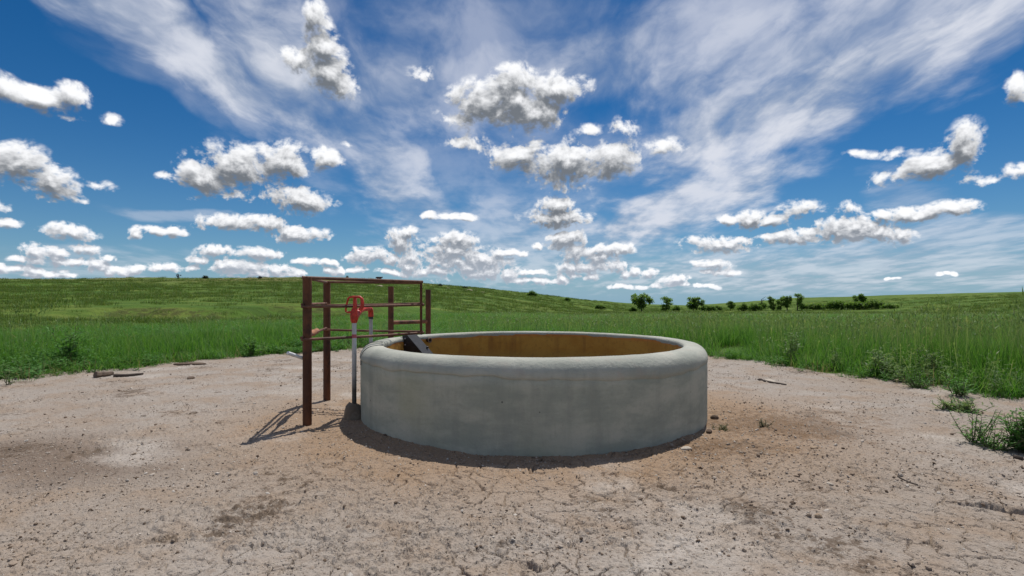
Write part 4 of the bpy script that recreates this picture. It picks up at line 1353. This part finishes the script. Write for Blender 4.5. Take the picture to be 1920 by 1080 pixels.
weed_thing('leafy_weed', at(1800, 745), 33, 'yellowish green leafy weed in the corner where the grass meets pale dirt', GW, M_WEED, height=0.22, spread=0.3, stems=10, leaf_len=0.075, leaf_w=0.030, lean=0.8, per=11)
weed_thing('leafy_weed', at(470, 668), 34, 'broad leaved green weed at the foot of the grass left of the posts', GW, M_WEED, height=0.34, spread=0.4, stems=9, leaf_len=0.10, leaf_w=0.045, lean=0.6, per=12)
weed_thing('leafy_weed', at(130, 690), 35, 'tall dark broad leaved weed clump in the grass on the far left', GW, M_WEED, height=0.62, spread=0.5, stems=9, leaf_len=0.16, leaf_w=0.06, lean=0.6, per=13)

# ------------------------------------------------------------------ trees and bushes far off
def tree(name, cat, px, py, w, h, seed, label, group, kind='tree', mat=None, n=420):
    """w, h: size in pixels of the photograph; the foot stands on the land at that pixel"""
    p = ground_hit(px, py)
    sc = p.y / FPX
    Wm, Hm = w * sc, h * sc
    r = random.Random(seed)
    root = empty(name, p)
    tag(root, label, cat, group)
    tb = MB()
    lobes = []
    if kind == 'tree':
        nt = r.choice((1, 2))
        for t in range(nt):
            bx = (t - (nt - 1) / 2) * Wm * 0.30
            fork = Hm * r.uniform(0.30, 0.42)
            q = Vector((bx * 0.5 + r.uniform(-.1, .1), 0, -0.3)); f_ = Vector((bx, r.uniform(-.3, .3), fork))
            tb.tube([q, q.lerp(f_, 0.55) + Vector((r.uniform(-.15, .15), 0, 0)), f_], [Hm * 0.045, Hm * 0.034, Hm * 0.026], 7)
            for k in range(9 if nt == 1 else 6):
                al = 6.283 * (k + r.random() * 0.6) / (9 if nt == 1 else 6)
                e = Vector((bx + math.cos(al) * Wm * r.uniform(0.18, 0.40) / (1 if nt == 1 else 1.5), r.uniform(-1, 1) * Wm * 0.3, Hm * (0.64 + 0.24 * math.sin(al)) + r.uniform(-.05, .05) * Hm))
                tb.tube([f_, f_.lerp(e, 0.5) + Vector((0, 0, 0.05 * Hm)), e], [Hm * 0.020, Hm * 0.012, Hm * 0.006], 5)
                lobes.append((e, Wm * r.uniform(0.12, 0.18), Hm * r.uniform(0.10, 0.15)))
            lobes.append((Vector((bx, 0, 0.62 * Hm)), Wm * 0.20, Hm * 0.15))
            lobes.append((Vector((bx + r.uniform(-.2, .2) * Wm, 0, 0.30 * Hm)), Wm * 0.20, Hm * 0.13))
    elif kind == 'slim':
        tb.tube([(0, 0, -0.3), (0.1, 0, Hm * 0.5), (0.0, 0, Hm * 0.9)], [Hm * 0.035, Hm * 0.022, Hm * 0.008], 7)
        for k in range(7):
            z_ = Hm * (0.14 + 0.76 * k / 6)
            e = Vector((r.uniform(-1, 1) * Wm * 0.42, r.uniform(-1, 1) * Wm * 0.3, z_))
            tb.tube([(0.05, 0, z_ * 0.8), e], [Hm * 0.012, Hm * 0.005], 5)
            lobes.append((e, Wm * r.uniform(0.24, 0.38), Hm * r.uniform(0.09, 0.15)))
    elif kind == 'snag':
        tb.tube([(0, 0, -0.3), (0.15, 0, Hm * 0.45), (0.0, 0, Hm * 0.75)], [Hm * 0.045, Hm * 0.030, Hm * 0.018], 7)
        for k in range(7):
            z_ = Hm * r.uniform(0.4, 0.75)
            e = Vector((r.uniform(-1, 1) * Wm * 0.45, r.uniform(-1, 1) * Wm * 0.3, z_ + Hm * r.uniform(0.08, 0.25)))
            tb.tube([(0.05, 0, z_), e], [Hm * 0.016, Hm * 0.006], 5)
        lobes.append((Vector((0.2, 0, Hm * 0.3)), Wm * 0.35, Hm * 0.2))
    else:   # bush
        nb = 5 + int(w / 10)
        tb.tube([(0, 0, -0.2), (0.05, 0, Hm * 0.5)], [Hm * 0.05, Hm * 0.02], 6)
        for k in range(nb):
            xx = (k + 0.5) / nb * 2 - 1
            top = Hm * (1 - 0.45 * xx * xx) * r.uniform(0.65, 1.0)
            e = Vector((xx * Wm * 0.40, r.uniform(-1, 1) * Wm * 0.16, top * 0.55))
            tb.tube([(xx * Wm * 0.12, 0, 0), e], [Hm * 0.025, Hm * 0.01], 5)
            lobes.append((e, Wm * 0.5 / nb * 1.9 + 0.1 * Hm, top * 0.46))
    tb.build('trunk', M_BARK, root)
    V, F, H, T = [], [], [], []
    tot = sum(l[1] * l[1] * l[2] for l in lobes) ** 1.0
    n = n * 3
    ls = 0.075 * (Wm * Hm) ** 0.5 + 0.08
    for (c, rw, rh) in lobes:
        m_ = int(n * (rw * rw * rh) / tot) + 14
        tone0 = r.random() * 0.5
        for k in range(m_):
            v = Vector((r.gauss(0, 1), r.gauss(0, 1), r.gauss(0, 1))).normalized() * (r.random() ** 0.45)
            v *= 1 + 0.35 * (r.random() - 0.5)
            b = c + Vector((v.x * rw, v.y * rw, v.z * rh))
            if b.z < 0.05 * Hm:
                b.z = 0.05 * Hm + r.random() * 0.1 * Hm
            d_ = Vector((r.uniform(-1, 1), r.uniform(-1, 1), r.uniform(-0.6, 0.8)))
            leaf(V, F, H, T, b, d_, (r.uniform(-.5, .5), r.uniform(-.5, .5), 1), ls * r.uniform(0.8, 1.6), ls * r.uniform(0.5, 0.9), (tone0 + 0.5 * r.random()) % 1.0)
    link('crown', leaf_mesh('crown', V, F, H, T), mat or M_TREE, root)
    return root
GT = 'trees and bushes along the creek'
tree('creek_tree', 'tree', 1203, 585, 44, 35, 1, 'largest airy creek tree with a broad gappy crown, first from the tank', GT)
tree('creek_bush', 'bush', 1186, 585, 14, 10, 2, 'low round bush at the foot of the largest airy creek tree', GT, 'bush')
tree('creek_tree', 'tree', 1249, 584, 22, 27, 3, 'small upright tree just right of the largest airy creek tree', GT, 'slim')
tree('creek_bush', 'bush', 1267, 584, 16, 13, 4, 'small bush leaning beside the small upright tree', GT, 'bush')
tree('creek_tree', 'tree', 1303, 584, 32, 27, 5, 'full rounded tree standing above the gap in the hills', GT, 'tree', n=620)
tree('creek_bush', 'bush', 1328, 584, 34, 15, 6, 'spreading bush running on from the full rounded tree', GT, 'bush')
tree('creek_bush', 'bush', 1346, 582, 20, 12, 7, 'little bush in the dip between the rounded tree and thin tree', GT, 'bush')
tree('creek_tree', 'tree', 1370, 582, 20, 17, 8, 'thin little tree with a flat crown in the middle of the creek row', GT, 'tree')
tree('creek_bush', 'bush', 1394, 583, 26, 17, 9, 'dark bush left of the bare snag', GT, 'bush')
tree('creek_bush', 'bush', 1415, 583, 26, 17, 10, 'rounded bush touching the foot of the bare snag', GT, 'bush')
tree('bare_snag', 'tree', 1428, 582, 22, 28, 11, 'half dead snag with bare branches showing above the bushes', GT, 'snag')
tree('creek_tree', 'tree', 1450, 582, 14, 26, 12, 'slim tree just right of the bare snag', GT, 'slim')
tree('creek_tree', 'tree', 1464, 582, 16, 26, 13, 'left tree of the close pair in the creek row', GT, 'slim')
tree('creek_tree', 'tree', 1476, 582, 18, 28, 14, 'right tree of the close pair in the creek row', GT, 'tree')
tree('creek_tree', 'tree', 1495, 582, 20, 31, 15, 'tall leaning tree at the end of the creek row before the shrubs', GT, 'slim')
tree('creek_shrub', 'shrub', 1530, 581, 42, 16, 16, 'dark wide shrub starting the dense shrub row', GT, 'bush', n=600)
tree('creek_shrub', 'shrub', 1568, 581, 46, 20, 17, 'second wide shrub of the dense row, taller than the first', GT, 'bush', n=700)
tree('creek_tree', 'tree', 1612, 580, 30, 28, 18, 'tree poking up out of the middle of the dense shrub row', GT, 'tree', n=600)
tree('creek_shrub', 'shrub', 1606, 581, 44, 21, 19, 'dense shrub around the foot of the tree poking out', GT, 'bush', n=700)
tree('creek_shrub', 'shrub', 1640, 580, 40, 21, 20, 'rounded shrub right of the tree poking out of the row', GT, 'bush', n=600)
tree('creek_shrub', 'shrub', 1668, 579, 34, 11, 21, 'low last shrub where the dense row tapers away', GT, 'bush')
GH = 'bushes on the hills'
tree('hill_bush', 'bush', 385, 523, 11, 9, 31, 'dark pointed juniper on the skyline next to the windmill', GH, 'bush', M_DARKT, 200)
tree('hill_bush', 'bush', 487, 523, 9, 7, 32, 'dark small juniper alone on the skyline left of the pipe guard', GH, 'bush', M_DARKT, 160)
tree('hill_bush', 'bush', 651, 522, 5, 6, 33, 'tiny dark juniper on the skyline seen just above the top guard rail', GH, 'bush', M_DARKT, 100)
tree('hill_bush', 'bush', 998, 556, 20, 12, 34, 'green bush on the sloping end of the hill, uppermost of the slope', GH, 'bush')
tree('hill_bush', 'bush', 1064, 565, 12, 9, 35, 'small green bush lower down the sloping end of the hill', GH, 'bush')
tree('hill_bush', 'bush', 1126, 580, 22, 11, 36, 'bush at the foot of the hill left of the creek trees', GH, 'bush')
tree('hill_bush', 'bush', 825, 537, 9, 6, 37, 'dark low bush among pale stones on the hilltop', GH, 'bush', M_DARKT, 160)
tree('hill_bush', 'bush', 872, 541, 12, 5, 38, 'flat dark scrub on the hill edge right of the brace posts', GH, 'bush', M_DARKT, 160)

# far windmill pump on the skyline
p = ground_hit(334, 523); sc = p.y / FPX
wm = empty('windmill', p); tag(wm, 'tiny dark wind pump standing on the hill skyline', 'windmill')
mb = MB()
h_ = 6.5 * sc
for sx, sy in ((-1, -1), (1, -1), (1, 1), (-1, 1)):
    mb.tube([(sx * 0.30, sy * 0.30, -0.3), (sx * 0.06, sy * 0.06, h_)], 0.07, 5)
for z_ in (0.35, 0.65):
    k = 0.30 - 0.24 * z_
    for s in ((-1, -1, 1, -1), (1, -1, 1, 1), (1, 1, -1, 1), (-1, 1, -1, -1)):
        mb.tube([(s[0] * k, s[1] * k, z_ * h_), (s[2] * k, s[3] * k, z_ * h_)], 0.03, 4)
M_DARKM = plain('dark_metal', (0.035, 0.035, 0.04), 0.6)
mb.build('tower', M_DARKM, wm)
mb = MB()
for k in range(10):
    a_ = k * 0.6283
    d_ = Vector((math.cos(a_), 0, math.sin(a_))); s_ = Vector((-math.sin(a_), 0.25, math.cos(a_))) * 0.13
    c_ = Vector((0, -0.25, h_ + 0.05))
    mb.prism([c_ + d_ * 0.15 - s_ * 0.4, c_ + d_ * 0.62 - s_, c_ + d_ * 0.62 + s_, c_ + d_ * 0.15 + s_ * 0.4], (0, 0.02, 0))
mb.build('fan', M_DARKM, wm)
mb = MB(); mb.tube([(0, -0.25, h_ + 0.05), (0.75, 0.2, h_ + 0.05)], 0.03, 5); mb.prism([(0.6, 0.2, h_ - 0.12), (0.95, 0.3, h_ - 0.2), (0.95, 0.3, h_ + 0.3), (0.6, 0.2, h_ + 0.22)], (0, 0.02, 0)); mb.build('tail', M_DARKM, wm)

# small red brown hut on the hilltop, seen over the guard rail
p = ground_hit(711, 531); sc = p.y / FPX
hut = empty('hut', p); tag(hut, 'small reddish hut with dark flat roof on the hilltop over the rails', 'hut')
M_HUT = plain('red_brown_boards', (0.26, 0.085, 0.06), 0.85); M_ROOF = plain('dark_roof', (0.045, 0.030, 0.030), 0.8)
w_, h_ = 3.6 * sc, 9.0 * sc
mb = MB(); mb.prism([(-w_, -w_, -0.5), (w_, -w_, -0.5), (w_, w_, -0.5), (-w_, w_, -0.5)], (0, 0, h_ + 0.5)); mb.build('wall', M_HUT, hut, smooth=False)
mb = MB(); mb.prism([(-w_ * 1.5, -w_ * 1.4, h_), (w_ * 1.5, -w_ * 1.4, h_), (w_ * 1.5, w_ * 1.4, h_ + 0.15), (-w_ * 1.5, w_ * 1.4, h_ + 0.15)], (0, 0, 2.4 * sc)); mb.build('roof', M_ROOF, hut, smooth=False)
mb = MB(); mb.prism([(-w_ * 0.3, -w_ - 0.03, 0.0), (w_ * 0.3, -w_ - 0.03, 0.0), (w_ * 0.3, -w_ - 0.03, h_ * 0.75), (-w_ * 0.3, -w_ - 0.03, h_ * 0.75)], (0, 0.04, 0)); mb.build('door', M_ROOF, hut, smooth=False)
# pale outcrop stones scattered on the dry hilltop
r_ = random.Random(5)
def outcrop(px, py, w, label, seed):
    p = ground_hit(px, py); s = w * p.y / FPX / 2
    bm = bmesh.new(); bmesh.ops.create_icosphere(bm, subdivisions=2, radius=1.0); rr_ = random.Random(seed)
    for v in bm.verts:
        k = 1 + rr_.uniform(-.2, .2); v.co = Vector((v.co.x * s * 1.1 * k, v.co.y * s * k, v.co.z * s * 0.45 * k))
    me_ = bpy.data.meshes.new('outcrop'); bm.to_mesh(me_); bm.free()
    o_ = link('outcrop', me_, M_OUT, None, p, smooth=False); tag(o_, label, 'rock', 'pale rocks on the hilltop')
M_OUT = rockm('pale_outcrop', (0.42, 0.36, 0.26), (0.30, 0.25, 0.17))
outcrop(712, 537, 11, 'pale rock slab on the hill just below the reddish hut', 1)
outcrop(880, 545, 12, 'long pale rock on the hill edge right of the brace posts', 2)
outcrop(840, 541, 8, 'pale rock on the hill close to the dark low bush', 3)
outcrop(905, 549, 9, 'pale rock lowest on the hill edge where the slope drops', 4)
outcrop(765, 540, 6, 'small pale rock on the hill between the hut and the guard rod', 5)
